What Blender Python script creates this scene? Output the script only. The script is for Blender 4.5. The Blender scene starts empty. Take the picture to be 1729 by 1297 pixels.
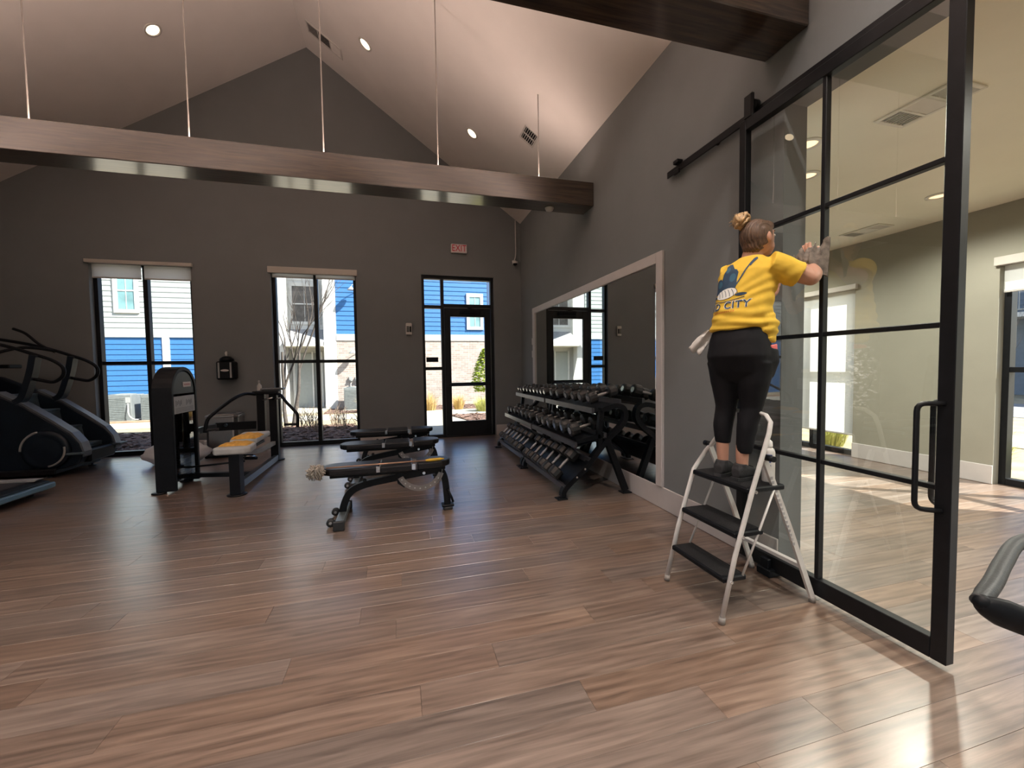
import bpy, bmesh, math, random
from mathutils import Vector, Matrix, noise
from mathutils.bvhtree import BVHTree
PI = math.pi
scn = bpy.context.scene
C = scn.collection

# ------------------------------------------------------------------ camera
cam_d = bpy.data.cameras.new('camera')
cam_o = bpy.data.objects.new('camera', cam_d)
C.objects.link(cam_o)
F_PX = 691.28
cam_d.sensor_fit = 'HORIZONTAL'
cam_d.sensor_width = 36.0
cam_d.lens = F_PX / 1729.0 * 36.0
cam_d.clip_start = 0.05
cam_d.clip_end = 300
YAW, PITCH, ROLL = 0.26484, 0.04292, -0.01425
def cam_axes():
    f = Vector((math.sin(YAW), math.cos(YAW), 0)); r = Vector((math.cos(YAW), -math.sin(YAW), 0)); u = Vector((0, 0, 1))
    f2 = f*math.cos(PITCH) - u*math.sin(PITCH); u2 = u*math.cos(PITCH) + f*math.sin(PITCH)
    r3 = r*math.cos(ROLL) + u2*math.sin(ROLL); u3 = u2*math.cos(ROLL) - r*math.sin(ROLL)
    return r3, u3, f2
_r, _u, _f = cam_axes()
cam_o.matrix_world = Matrix(((_r.x, _u.x, -_f.x, 0), (_r.y, _u.y, -_f.y, 0), (_r.z, _u.z, -_f.z, 1.35), (0, 0, 0, 1)))
scn.camera = cam_o

# ------------------------------------------------------------------ world, sun, exposure
w = bpy.data.worlds.new('sky'); scn.world = w; w.use_nodes = True
nt = w.node_tree
sky = nt.nodes.new('ShaderNodeTexSky'); sky.sky_type = 'NISHITA'
sky.sun_disc = False
sky.sun_elevation = math.radians(46.6)
sky.sun_rotation = math.radians(122)
sky.air_density = 1.0; sky.dust_density = 1.2; sky.ozone_density = 1.0
nt.links.new(sky.outputs[0], nt.nodes['Background'].inputs[0])
nt.nodes['Background'].inputs[1].default_value = 0.36
sun_d = bpy.data.lights.new('sun', 'SUN'); sun_d.energy = 20.0; sun_d.angle = math.radians(0.6); sun_d.color = (1.0, 0.95, 0.86)
sun_o = bpy.data.objects.new('sun', sun_d); C.objects.link(sun_o)
sun_o.rotation_euler = Vector((0.80, -0.50, 1.0)).to_track_quat('Z', 'Y').to_euler()
sun_o.location = (8, -5, 12)
scn.view_settings.view_transform = 'Standard'
scn.view_settings.look = 'None'
scn.view_settings.exposure = 0.0
scn.view_settings.gamma = 1.0
scn.view_settings.use_curve_mapping = False
scn.cycles.max_bounces = 10
scn.cycles.diffuse_bounces = 5
scn.cycles.glossy_bounces = 4
scn.cycles.transparent_max_bounces = 16
scn.cycles.caustics_reflective = False
scn.cycles.caustics_refractive = False
scn.cycles.sample_clamp_indirect = 6.0
scn.cycles.use_denoising = True

DOWNLIGHT_W = 30.0       # base power per hall downlight; the added unseen fill ones run stronger
STUDIO_LIGHT_W = 135.0    # each recessed lamp of the second room
UPLIGHT_W = 30.0         # warm strip on top of each beam

def portal(name, loc, rot, sx, sy):
    d = bpy.data.lights.new(name, 'AREA'); d.shape = 'RECTANGLE'; d.size = sx; d.size_y = sy
    d.cycles.is_portal = True
    o = bpy.data.objects.new(name, d); C.objects.link(o); o.location = loc; o.rotation_euler = rot
    return o

# ------------------------------------------------------------------ materials
def node(nt, t, **kw):
    n = nt.nodes.new(t)
    for k, v in kw.items(): setattr(n, k, v)
    return n
_m = {}
def mat(name, col, rough=0.5, metal=0.0, spec=0.5, var=0.0, scale=8.0, bump=0.0, bscale=60.0, coat=0.0, stretch=None):
    if name in _m: return _m[name]
    m = bpy.data.materials.new(name); m.use_nodes = True
    nt = m.node_tree; p = nt.nodes['Principled BSDF']
    p.inputs['Base Color'].default_value = (*col, 1); p.inputs['Roughness'].default_value = rough
    p.inputs['Metallic'].default_value = metal; p.inputs['Specular IOR Level'].default_value = spec
    p.inputs['Coat Weight'].default_value = coat
    tc = node(nt, 'ShaderNodeTexCoord')
    src = tc.outputs['Object']
    if stretch:
        mp = node(nt, 'ShaderNodeMapping'); mp.inputs['Scale'].default_value = stretch
        nt.links.new(src, mp.inputs[0]); src = mp.outputs[0]
    nz = node(nt, 'ShaderNodeTexNoise'); nz.inputs['Scale'].default_value = scale; nz.inputs['Detail'].default_value = 5
    nt.links.new(src, nz.inputs['Vector'])
    if var > 0:
        rp = node(nt, 'ShaderNodeValToRGB')
        rp.color_ramp.elements[0].position = .3; rp.color_ramp.elements[1].position = .7
        rp.color_ramp.elements[0].color = (*[c*(1-var) for c in col], 1)
        rp.color_ramp.elements[1].color = (*[min(1, c*(1+var)) for c in col], 1)
        nt.links.new(nz.outputs['Fac'], rp.inputs[0]); nt.links.new(rp.outputs[0], p.inputs['Base Color'])
    if bump > 0:
        n2 = node(nt, 'ShaderNodeTexNoise'); n2.inputs['Scale'].default_value = bscale; n2.inputs['Detail'].default_value = 4
        nt.links.new(src, n2.inputs['Vector'])
        b = node(nt, 'ShaderNodeBump'); b.inputs['Strength'].default_value = bump; b.inputs['Distance'].default_value = .01
        nt.links.new(n2.outputs['Fac'], b.inputs['Height']); nt.links.new(b.outputs[0], p.inputs['Normal'])
    _m[name] = m
    return m

WALL = mat('painted_wall', (0.172, 0.184, 0.190), .85, var=.03, scale=3, bump=.12, bscale=160)
WALL_W = mat('studio_wall', (0.31, 0.298, 0.245), .85, var=.03, scale=3, bump=.1, bscale=160)
CEIL = mat('ceiling_paint', (0.82, 0.79, 0.77), .9, var=.03, scale=2, bump=.12, bscale=140)
CEIL_W = mat('studio_ceiling_paint', (0.86, 0.84, 0.70), .9, var=.02, scale=2, bump=.1, bscale=140)
TRIM = mat('trim_paint', (0.56, 0.53, 0.52), .45, var=.03)
BLACKF = mat('black_aluminium', (0.006, 0.0065, 0.008), .42, spec=.28, var=.2, scale=20)
BLACKM = mat('black_powder_coat', (0.005, 0.006, 0.008), .45, spec=.22, var=.25, scale=30, bump=.05, bscale=400)
BLACKP = mat('black_plastic', (0.004, 0.005, 0.007), .5, spec=.2, var=.2, scale=25)
NAVYP = mat('dark_blue_grey_plastic', (0.005, 0.010, 0.018), .42, spec=.3, var=.25, scale=6)
STEPP = mat('slate_step_plastic', (0.06, 0.09, 0.11), .5, var=.25, scale=12, bump=.2, bscale=90)
RUBBER = mat('black_rubber', (0.02, 0.02, 0.022), .6, var=.25, scale=40, bump=.15, bscale=200)
URETH = mat('grey_black_urethane', (0.018, 0.018, 0.018), .42, var=.3, scale=30, bump=.06, bscale=200)
CHROME = mat('chrome', (0.62, 0.61, 0.60), .22, metal=1, var=.1, scale=40)
KNURL = mat('knurled_steel', (0.42, 0.40, 0.39), .35, metal=1, var=.2, scale=120, bump=.4, bscale=900)
STEEL = mat('brushed_stainless', (0.20, 0.18, 0.17), .30, metal=1, var=.12, scale=10, bump=.06, bscale=120, stretch=(40, 40, .6))
VINYL = mat('black_vinyl', (0.005, 0.005, 0.007), .36, spec=.4, var=.2, scale=12, bump=.12, bscale=250)
WVINYL = mat('pale_vinyl', (0.48, 0.50, 0.50), .5, var=.08, scale=14, bump=.1, bscale=200)
WPAINT = mat('white_enamel', (0.62, 0.60, 0.58), .35, var=.08, scale=14, bump=.04)
WPLAST = mat('white_plastic', (0.62, 0.60, 0.57), .4, var=.04)
GPLAST = mat('grey_plastic', (0.30, 0.31, 0.31), .45, var=.1)
ROD = mat('rod_paint', (0.38, 0.35, 0.33), .5, var=.05)

def glass_mat(name, tint=(0.93, 0.97, 0.96), ior=1.5, boost=1.0):
    m = bpy.data.materials.new(name); m.use_nodes = True; nt = m.node_tree
    nt.nodes.remove(nt.nodes['Principled BSDF'])
    out = nt.nodes['Material Output']
    tr = node(nt, 'ShaderNodeBsdfTransparent'); tr.inputs[0].default_value = (*tint, 1)
    gl = node(nt, 'ShaderNodeBsdfGlossy'); gl.inputs['Roughness'].default_value = 0.0; gl.inputs[0].default_value = (1, 1, 1, 1)
    # Schlick reflectance of a thin pane (both surfaces), independent of which way the sheet faces
    ge = node(nt, 'ShaderNodeNewGeometry'); dt = node(nt, 'ShaderNodeVectorMath', operation='DOT_PRODUCT')
    nt.links.new(ge.outputs['Incoming'], dt.inputs[0]); nt.links.new(ge.outputs['Normal'], dt.inputs[1])
    ab = node(nt, 'ShaderNodeMath', operation='ABSOLUTE'); nt.links.new(dt.outputs['Value'], ab.inputs[0])
    om = node(nt, 'ShaderNodeMath', operation='SUBTRACT'); om.inputs[0].default_value = 1.0; nt.links.new(ab.outputs[0], om.inputs[1])
    pw = node(nt, 'ShaderNodeMath', operation='POWER'); pw.inputs[1].default_value = 5.0; nt.links.new(om.outputs[0], pw.inputs[0])
    mu = node(nt, 'ShaderNodeMath', operation='MULTIPLY_ADD'); mu.inputs[1].default_value = .92; mu.inputs[2].default_value = .075*boost; mu.use_clamp = True
    mx = node(nt, 'ShaderNodeMixShader')
    nt.links.new(pw.outputs[0], mu.inputs[0]); nt.links.new(mu.outputs[0], mx.inputs[0])
    nt.links.new(tr.outputs[0], mx.inputs[1]); nt.links.new(gl.outputs[0], mx.inputs[2])
    nt.links.new(mx.outputs[0], out.inputs[0])
    return m
GLASS = glass_mat('window_glass')
GLASS_D = glass_mat('door_glass', (0.95, 0.97, 0.95), boost=1.3)
def add_smear(m, centre, radii):
    nt = m.node_tree; L = nt.links.new; out = nt.nodes['Material Output']; src = out.inputs[0].links[0].from_socket
    tc = node(nt, 'ShaderNodeTexCoord'); mp = node(nt, 'ShaderNodeMapping', vector_type='TEXTURE')
    mp.inputs['Location'].default_value = centre; mp.inputs['Scale'].default_value = radii; L(tc.outputs['Object'], mp.inputs[0])
    ln = node(nt, 'ShaderNodeVectorMath', operation='LENGTH'); L(mp.outputs[0], ln.inputs[0])
    fall = node(nt, 'ShaderNodeMapRange'); fall.inputs[1].default_value = .25; fall.inputs[2].default_value = 1.0; fall.inputs[3].default_value = 1; fall.inputs[4].default_value = 0; L(ln.outputs['Value'], fall.inputs[0])
    mp2 = node(nt, 'ShaderNodeMapping'); mp2.inputs['Scale'].default_value = (1, 28, 75); L(tc.outputs['Object'], mp2.inputs[0])
    nz = node(nt, 'ShaderNodeTexNoise'); nz.inputs['Scale'].default_value = 1.6; nz.inputs['Detail'].default_value = 5; L(mp2.outputs[0], nz.inputs['Vector'])
    th = node(nt, 'ShaderNodeMapRange'); th.inputs[1].default_value = .52; th.inputs[2].default_value = .66; L(nz.outputs['Fac'], th.inputs[0])
    mu = node(nt, 'ShaderNodeMath', operation='MULTIPLY'); L(fall.outputs[0], mu.inputs[0]); L(th.outputs[0], mu.inputs[1])
    m2 = node(nt, 'ShaderNodeMath', operation='MULTIPLY'); m2.inputs[1].default_value = .42; L(mu.outputs[0], m2.inputs[0])
    d = node(nt, 'ShaderNodeBsdfDiffuse'); d.inputs[0].default_value = (.85, .85, .82, 1); tr = node(nt, 'ShaderNodeBsdfTranslucent'); tr.inputs[0].default_value = (.85, .85, .82, 1)
    ms = node(nt, 'ShaderNodeMixShader'); L(d.outputs[0], ms.inputs[1]); L(tr.outputs[0], ms.inputs[2])
    mx = node(nt, 'ShaderNodeMixShader'); L(m2.outputs[0], mx.inputs[0]); L(src, mx.inputs[1]); L(ms.outputs[0], mx.inputs[2]); L(mx.outputs[0], out.inputs[0])
add_smear(GLASS_D, (2.26, 1.585, 1.27), (.5, .15, .26))
ACRYL = glass_mat('smoked_acrylic', (0.35, 0.33, 0.30))

m = bpy.data.materials.new('mirror_silver'); m.use_nodes = True
p = m.node_tree.nodes['Principled BSDF']; p.inputs['Metallic'].default_value = 1; p.inputs['Roughness'].default_value = .01
p.inputs['Base Color'].default_value = (.80, .84, .82, 1); MIRROR = m

def translucent(name, col, mixf=.5):
    m = bpy.data.materials.new(name); m.use_nodes = True; nt = m.node_tree
    nt.nodes.remove(nt.nodes['Principled BSDF']); out = nt.nodes['Material Output']
    d = node(nt, 'ShaderNodeBsdfDiffuse'); t = node(nt, 'ShaderNodeBsdfTranslucent'); mx = node(nt, 'ShaderNodeMixShader')
    wv = node(nt, 'ShaderNodeTexNoise'); wv.inputs['Scale'].default_value = 60
    tc = node(nt, 'ShaderNodeTexCoord'); nt.links.new(tc.outputs['Object'], wv.inputs['Vector'])
    rp = node(nt, 'ShaderNodeValToRGB'); rp.color_ramp.elements[0].color = (*[c*.95 for c in col], 1); rp.color_ramp.elements[1].color = (*col, 1)
    nt.links.new(wv.outputs['Fac'], rp.inputs[0])
    nt.links.new(rp.outputs[0], d.inputs[0]); nt.links.new(rp.outputs[0], t.inputs[0])
    mx.inputs[0].default_value = mixf
    nt.links.new(d.outputs[0], mx.inputs[1]); nt.links.new(t.outputs[0], mx.inputs[2]); nt.links.new(mx.outputs[0], out.inputs[0])
    return m
SHADE = translucent('shade_fabric', (0.70, 0.71, 0.69), .42)
BAG = translucent('white_bag_film', (0.85, 0.84, 0.84), .35)
LEAFY = translucent('yellow_green_leaf', (0.34, 0.42, 0.07), .35)
GRASSD = translucent('dry_grass_blade', (0.62, 0.46, 0.20), .3)
GRASSG = translucent('green_grass_blade', (0.50, 0.50, 0.17), .3)

def emit(name, col, s):
    m = bpy.data.materials.new(name); m.use_nodes = True; nt = m.node_tree
    p = nt.nodes['Principled BSDF']; p.inputs['Emission Color'].default_value = (*col, 1); p.inputs['Emission Strength'].default_value = s
    p.inputs['Base Color'].default_value = (*col, 1)
    return m
LAMP = emit('lamp_lens', (1.0, 0.78, 0.50), 5.0)
LAMP_W = emit('studio_lamp_lens', (1.0, 0.70, 0.42), 1.6)
EXITR = emit('exit_letters', (0.42, 0.0, 0.018), .15)
EXITW = emit('exit_face', (0.62, 0.52, 0.50), .05)

def wood_floor():
    m = bpy.data.materials.new('vinyl_plank'); m.use_nodes = True; nt = m.node_tree; L = nt.links.new
    p = nt.nodes['Principled BSDF']
    tc = node(nt, 'ShaderNodeTexCoord'); oi = node(nt, 'ShaderNodeObjectInfo'); at = node(nt, 'ShaderNodeAttribute'); at.attribute_name = 'pr'
    add = node(nt, 'ShaderNodeMath', operation='ADD'); L(oi.outputs['Random'], add.inputs[0]); L(at.outputs['Fac'], add.inputs[1])
    fr = node(nt, 'ShaderNodeMath', operation='FRACT'); L(add.outputs[0], fr.inputs[0])
    mul = node(nt, 'ShaderNodeMath', operation='MULTIPLY'); mul.inputs[1].default_value = 57.0; L(fr.outputs[0], mul.inputs[0])
    comb = node(nt, 'ShaderNodeCombineXYZ'); L(mul.outputs[0], comb.inputs[0]); L(mul.outputs[0], comb.inputs[1])
    va = node(nt, 'ShaderNodeVectorMath', operation='ADD'); L(tc.outputs['Object'], va.inputs[0]); L(comb.outputs[0], va.inputs[1])
    mp = node(nt, 'ShaderNodeMapping'); mp.inputs['Scale'].default_value = (1.1, 13, 1); L(va.outputs[0], mp.inputs[0])
    n1 = node(nt, 'ShaderNodeTexNoise'); n1.inputs['Scale'].default_value = 1.6; n1.inputs['Detail'].default_value = 6; n1.inputs['Distortion'].default_value = 1.2
    L(mp.outputs[0], n1.inputs['Vector'])
    mp2 = node(nt, 'ShaderNodeMapping'); mp2.inputs['Scale'].default_value = (3, 90, 1); L(va.outputs[0], mp2.inputs[0])
    n2 = node(nt, 'ShaderNodeTexNoise'); n2.inputs['Scale'].default_value = 2.0; n2.inputs['Detail'].default_value = 4
    L(mp2.outputs[0], n2.inputs['Vector'])
    # cathedral figure: distorted bands
    mp3 = node(nt, 'ShaderNodeMapping'); mp3.inputs['Scale'].default_value = (.8, 5.5, 1); L(va.outputs[0], mp3.inputs[0])
    wv = node(nt, 'ShaderNodeTexWave'); wv.bands_direction = 'Y'; wv.inputs['Scale'].default_value = 1.3; wv.inputs['Distortion'].default_value = 7; wv.inputs['Detail'].default_value = 3; wv.inputs['Detail Scale'].default_value = 1.2
    L(mp3.outputs[0], wv.inputs['Vector'])
    rp = node(nt, 'ShaderNodeValToRGB'); cr = rp.color_ramp
    cr.elements[0].position = .34; cr.elements[0].color = (0.108, 0.070, 0.051, 1)
    cr.elements[1].position = .68; cr.elements[1].color = (0.270, 0.190, 0.143, 1)
    e = cr.elements.new(.5); e.color = (0.188, 0.127, 0.094, 1)
    s = node(nt, 'ShaderNodeMath', operation='MULTIPLY_ADD'); s.inputs[1].default_value = .22; L(n2.outputs['Fac'], s.inputs[0])
    s2 = node(nt, 'ShaderNodeMath', operation='MULTIPLY_ADD'); s2.inputs[1].default_value = .62; s2.inputs[2].default_value = .02; L(n1.outputs['Fac'], s2.inputs[0]); L(s2.outputs[0], s.inputs[2])
    s3 = node(nt, 'ShaderNodeMath', operation='MULTIPLY_ADD'); s3.inputs[1].default_value = .10; L(wv.outputs['Fac'], s3.inputs[0]); L(s.outputs[0], s3.inputs[2])
    L(s3.outputs[0], rp.inputs[0])
    hs = node(nt, 'ShaderNodeHueSaturation')
    mr = node(nt, 'ShaderNodeMapRange'); mr.inputs[3].default_value = .84; mr.inputs[4].default_value = 1.15; L(fr.outputs[0], mr.inputs[0])
    L(mr.outputs[0], hs.inputs['Value']); L(rp.outputs[0], hs.inputs['Color'])
    m7 = node(nt, 'ShaderNodeMath', operation='MULTIPLY'); m7.inputs[1].default_value = 7.3; L(fr.outputs[0], m7.inputs[0])
    f7 = node(nt, 'ShaderNodeMath', operation='FRACT'); L(m7.outputs[0], f7.inputs[0])
    mr2 = node(nt, 'ShaderNodeMapRange'); mr2.inputs[3].default_value = .72; mr2.inputs[4].default_value = 1.08; L(f7.outputs[0], mr2.inputs[0]); L(mr2.outputs[0], hs.inputs['Saturation'])
    L(hs.outputs[0], p.inputs['Base Color'])
    ro = node(nt, 'ShaderNodeMapRange'); ro.inputs[3].default_value = .30; ro.inputs[4].default_value = .42; L(n2.outputs['Fac'], ro.inputs[0]); L(ro.outputs[0], p.inputs['Roughness'])
    p.inputs['Specular IOR Level'].default_value = .8; p.inputs['Coat Weight'].default_value = .8; p.inputs['Coat Roughness'].default_value = .25; p.inputs['Coat IOR'].default_value = 1.6
    b = node(nt, 'ShaderNodeBump'); b.inputs['Strength'].default_value = .22; b.inputs['Distance'].default_value = .004; L(s.outputs[0], b.inputs['Height']); L(b.outputs[0], p.inputs['Normal'])
    return m
PLANK = wood_floor()

def beam_wood():
    m = bpy.data.materials.new('stained_beam'); m.use_nodes = True; nt = m.node_tree; L = nt.links.new
    p = nt.nodes['Principled BSDF']; tc = node(nt, 'ShaderNodeTexCoord')
    mp = node(nt, 'ShaderNodeMapping'); mp.inputs['Scale'].default_value = (1.2, 22, 22); L(tc.outputs['Object'], mp.inputs[0])
    n = node(nt, 'ShaderNodeTexNoise'); n.inputs['Scale'].default_value = 2.2; n.inputs['Detail'].default_value = 7; n.inputs['Distortion'].default_value = .8; L(mp.outputs[0], n.inputs['Vector'])
    rp = node(nt, 'ShaderNodeValToRGB'); rp.color_ramp.elements[0].position = .32; rp.color_ramp.elements[0].color = (0.016, 0.0095, 0.006, 1)
    rp.color_ramp.elements[1].position = .72; rp.color_ramp.elements[1].color = (0.075, 0.048, 0.029, 1)
    L(n.outputs['Fac'], rp.inputs[0]); L(rp.outputs[0], p.inputs['Base Color'])
    p.inputs['Roughness'].default_value = .3; p.inputs['Specular IOR Level'].default_value = .3; p.inputs['Coat Weight'].default_value = 1.0; p.inputs['Coat Roughness'].default_value = .13; p.inputs['Coat IOR'].default_value = 1.75
    b = node(nt, 'ShaderNodeBump'); b.inputs['Strength'].default_value = .12; b.inputs['Distance'].default_value = .004; L(n.outputs['Fac'], b.inputs['Height']); L(b.outputs[0], p.inputs['Normal'])
    return m
BEAM = beam_wood()

def brick_mat():
    m = bpy.data.materials.new('pale_brick'); m.use_nodes = True; nt = m.node_tree; L = nt.links.new
    p = nt.nodes['Principled BSDF']; tc = node(nt, 'ShaderNodeTexCoord')
    mp = node(nt, 'ShaderNodeMapping'); mp.inputs['Rotation'].default_value = (PI/2, 0, 0); L(tc.outputs['Object'], mp.inputs[0])
    b = node(nt, 'ShaderNodeTexBrick'); b.inputs['Color1'].default_value = (0.34, 0.27, 0.24, 1); b.inputs['Color2'].default_value = (0.46, 0.40, 0.36, 1)
    b.inputs['Mortar'].default_value = (0.50, 0.47, 0.44, 1); b.inputs['Scale'].default_value = 1.0
    b.inputs['Brick Width'].default_value = .30; b.inputs['Row Height'].default_value = .105; b.inputs['Mortar Size'].default_value = .012; b.inputs['Bias'].default_value = .1
    L(mp.outputs[0], b.inputs['Vector'])
    n = node(nt, 'ShaderNodeTexNoise'); n.inputs['Scale'].default_value = 2.5; L(tc.outputs['Object'], n.inputs['Vector'])
    mx = node(nt, 'ShaderNodeMixRGB', blend_type='MULTIPLY'); mx.inputs[0].default_value = .35; L(b.outputs[0], mx.inputs[1]); L(n.outputs['Fac'], mx.inputs[2])
    L(mx.outputs[0], p.inputs['Base Color']); p.inputs['Roughness'].default_value = .9
    bu = node(nt, 'ShaderNodeBump'); bu.inputs['Strength'].default_value = .6; bu.invert = True; bu.inputs['Distance'].default_value = .02; L(b.outputs['Fac'], bu.inputs['Height']); L(bu.outputs[0], p.inputs['Normal'])
    return m
BRICK = brick_mat()
SIDE_GREY = mat('pale_grey_siding', (0.35, 0.385, 0.385), .7, var=.03)
SIDE_WHITE = mat('white_siding', (0.44, 0.44, 0.43), .7, var=.03)
SIDE_BLUE = mat('blue_siding', (0.030, 0.135, 0.35), .6, var=.05)
EXTWHITE = mat('exterior_white_trim', (0.52, 0.52, 0.51), .6, var=.03)
EXTGLASS = mat('far_window_pane', (0.16, 0.30, 0.32), .1, spec=.8, var=.3, scale=1.5)
EXTDARK = mat('dark_window_screen', (0.10, 0.09, 0.085), .6, var=.5, scale=3)  # dark mottled pane for the entry's upper window
SHINGLE = mat('roof_shingle', (0.25, 0.25, 0.26), .9, var=.3, scale=18, bump=.4, bscale=40)
CONC = mat('pale_concrete', (0.38, 0.35, 0.29), .85, var=.08, scale=2, bump=.1, bscale=60)
LAWN = mat('dormant_lawn', (0.30, 0.24, 0.15), .95, var=.25, scale=2.2, bump=.5, bscale=30)
MULCH = mat('bark_mulch', (0.15, 0.09, 0.07), .95, var=.45, scale=10, bump=1.0, bscale=40)
BARK = mat('pale_bark', (0.085, 0.070, 0.062), .85, var=.3, scale=14, bump=.3, bscale=50)
TWIG = mat('dry_twig', (0.24, 0.17, 0.12), .9, var=.3)
ACMET = mat('condenser_metal', (0.15, 0.165, 0.17), .5, var=.08, scale=4)
ACDARK = mat('condenser_grille', (0.16, 0.18, 0.18), .6, var=.2)
ASPH = mat('asphalt', (0.18, 0.18, 0.19), .9, var=.15, scale=6)

# ------------------------------------------------------------------ mesh helpers
class MB:
    def __init__(s): s.v = []; s.f = []; s.sm = []
    def add(s, vs, fs, sm=False):
        b = len(s.v); s.v += [tuple(v) for v in vs]; s.f += [tuple(i+b for i in f) for f in fs]; s.sm += [sm]*len(fs); return s
    def box(s, x0, x1, y0, y1, z0, z1, M=None):
        if x0 > x1: x0, x1 = x1, x0
        if y0 > y1: y0, y1 = y1, y0
        if z0 > z1: z0, z1 = z1, z0
        vs = [Vector(p) for p in ((x0,y0,z0),(x1,y0,z0),(x1,y1,z0),(x0,y1,z0),(x0,y0,z1),(x1,y0,z1),(x1,y1,z1),(x0,y1,z1))]
        if M is not None: vs = [M @ v for v in vs]
        return s.add(vs, [(0,3,2,1),(4,5,6,7),(0,1,5,4),(1,2,6,5),(2,3,7,6),(3,0,4,7)])
    def rbox(s, x0, x1, y0, y1, z0, z1, r=.01, M=None):
        # box with chamfered edges along every edge (12 + 8 faces)
        vs = []
        for ax in range(3):
            pass
        c = [(x0, x1), (y0, y1), (z0, z1)]
        pts = {}
        out = []
        for i in (0, 1):
            for j in (0, 1):
                for k in (0, 1):
                    sg = (1 if i == 0 else -1, 1 if j == 0 else -1, 1 if k == 0 else -1)
                    P = (c[0][i], c[1][j], c[2][k])
                    for ax in range(3):
                        q = [P[a] + (0 if a == ax else sg[a]*r) for a in range(3)]
                        pts[(i, j, k, ax)] = len(out); out.append(Vector(q))
        fs = []
        for ax in range(3):
            a1, a2 = (ax+1) % 3, (ax+2) % 3
            for side in (0, 1):
                ids = []
                for (u, v) in ((0,0),(1,0),(1,1),(0,1)):
                    key = [0,0,0]; key[ax] = side; key[a1] = u; key[a2] = v
                    ids.append(pts[(*key, ax)])
                fs.append(tuple(ids) if side else tuple(reversed(ids)))
        for ax in range(3):
            a1, a2 = (ax+1) % 3, (ax+2) % 3
            for u in (0, 1):
                for v in (0, 1):
                    k0 = [0,0,0]; k0[a1] = u; k0[a2] = v; k1 = list(k0); k1[ax] = 1
                    q = (pts[(*k0, a1)], pts[(*k1, a1)], pts[(*k1, a2)], pts[(*k0, a2)])
                    fs.append(q)
        for i in (0, 1):
            for j in (0, 1):
                for k in (0, 1):
                    fs.append((pts[(i,j,k,0)], pts[(i,j,k,1)], pts[(i,j,k,2)]))
        if M is not None: out = [M @ v for v in out]
        return s.add(out, fs)
    def prism(s, poly, axis, a, b, sm=False):
        # poly: 2D points; axis x: (y,z); y: (x,z); z: (x,y)
        n = len(poly)
        def P(p, t):
            return (t, p[0], p[1]) if axis == 'x' else (p[0], t, p[1]) if axis == 'y' else (p[0], p[1], t)
        vs = [P(p, a) for p in poly] + [P(p, b) for p in poly]
        s.add(vs, [tuple(range(n)), tuple(range(2*n-1, n-1, -1))])
        base = len(s.v) - 2*n
        for i in range(n):
            j = (i+1) % n
            s.f.append((base+i, base+j, base+n+j, base+n+i)); s.sm.append(sm)
        return s
    def tube(s, pts, r, n=10, closed=False, cap=True, flat=None):
        pts = [Vector(p) for p in pts]; N = len(pts)
        rs = r if isinstance(r, (list, tuple)) else [r]*N
        T = []
        for i in range(N):
            a = pts[(i-1) % N] if (closed or i > 0) else pts[i]; b = pts[(i+1) % N] if (closed or i < N-1) else pts[i]
            T.append((b-a).normalized())
        up = Vector((0,0,1)) if abs(T[0].z) < .9 else Vector((1,0,0))
        if flat: up = Vector(flat)
        nrm = (up - T[0]*up.dot(T[0])).normalized()
        vs = []
        for i in range(N):
            nrm = (nrm - T[i]*nrm.dot(T[i]))
            if nrm.length < 1e-5: nrm = T[i].orthogonal()
            nrm.normalize()
            bn = T[i].cross(nrm)
            rr = rs[i]; ra, rb = (rr if isinstance(rr, (tuple, list)) else (rr, rr))
            for k in range(n):
                a = 2*PI*k/n
                vs.append(pts[i] + nrm*math.cos(a)*ra + bn*math.sin(a)*rb)
        fs = []
        M_ = N if closed else N-1
        for i in range(M_):
            for k in range(n):
                k2 = (k+1) % n; i2 = (i+1) % N
                fs.append((i*n+k, i*n+k2, i2*n+k2, i2*n+k))
        b = len(s.v)
        s.add(vs, fs, True)
        if cap and not closed:
            s.f.append(tuple(b+k for k in range(n-1, -1, -1))); s.sm.append(False)
            s.f.append(tuple(b+(N-1)*n+k for k in range(n))); s.sm.append(False)
        return s
    def rtube(s, pts, w, h, up=(0,0,1), closed=False):
        # rectangular-section tube, mitred
        return s.tube(pts, [(h*.7071, w*.7071)]*len(pts), 4, closed, True, up) if False else s._rt(pts, w, h, up, closed)
    def _rt(s, pts, w, h, up, closed):
        pts = [Vector(p) for p in pts]; N = len(pts); up = Vector(up); vs = []
        for i in range(N):
            a = pts[(i-1) % N] if (closed or i > 0) else pts[i]; b = pts[(i+1) % N] if (closed or i < N-1) else pts[i]
            T = (b-a).normalized(); sd = T.cross(up).normalized(); n = sd.cross(T).normalized()
            for (p, q) in ((-1,-1),(1,-1),(1,1),(-1,1)): vs.append(pts[i] + sd*p*w/2 + n*q*h/2)
        fs = []
        for i in range(N if closed else N-1):
            for k in range(4):
                k2 = (k+1) % 4; i2 = (i+1) % N; fs.append((i*4+k, i*4+k2, i2*4+k2, i2*4+k))
        if not closed: fs += [(3,2,1,0), tuple((N-1)*4+k for k in range(4))]
        return s.add(vs, fs)
    def cyl(s, p0, p1, r, n=16, r1=None):
        return s.tube([p0, p1], [r, r if r1 is None else r1], n)
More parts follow.
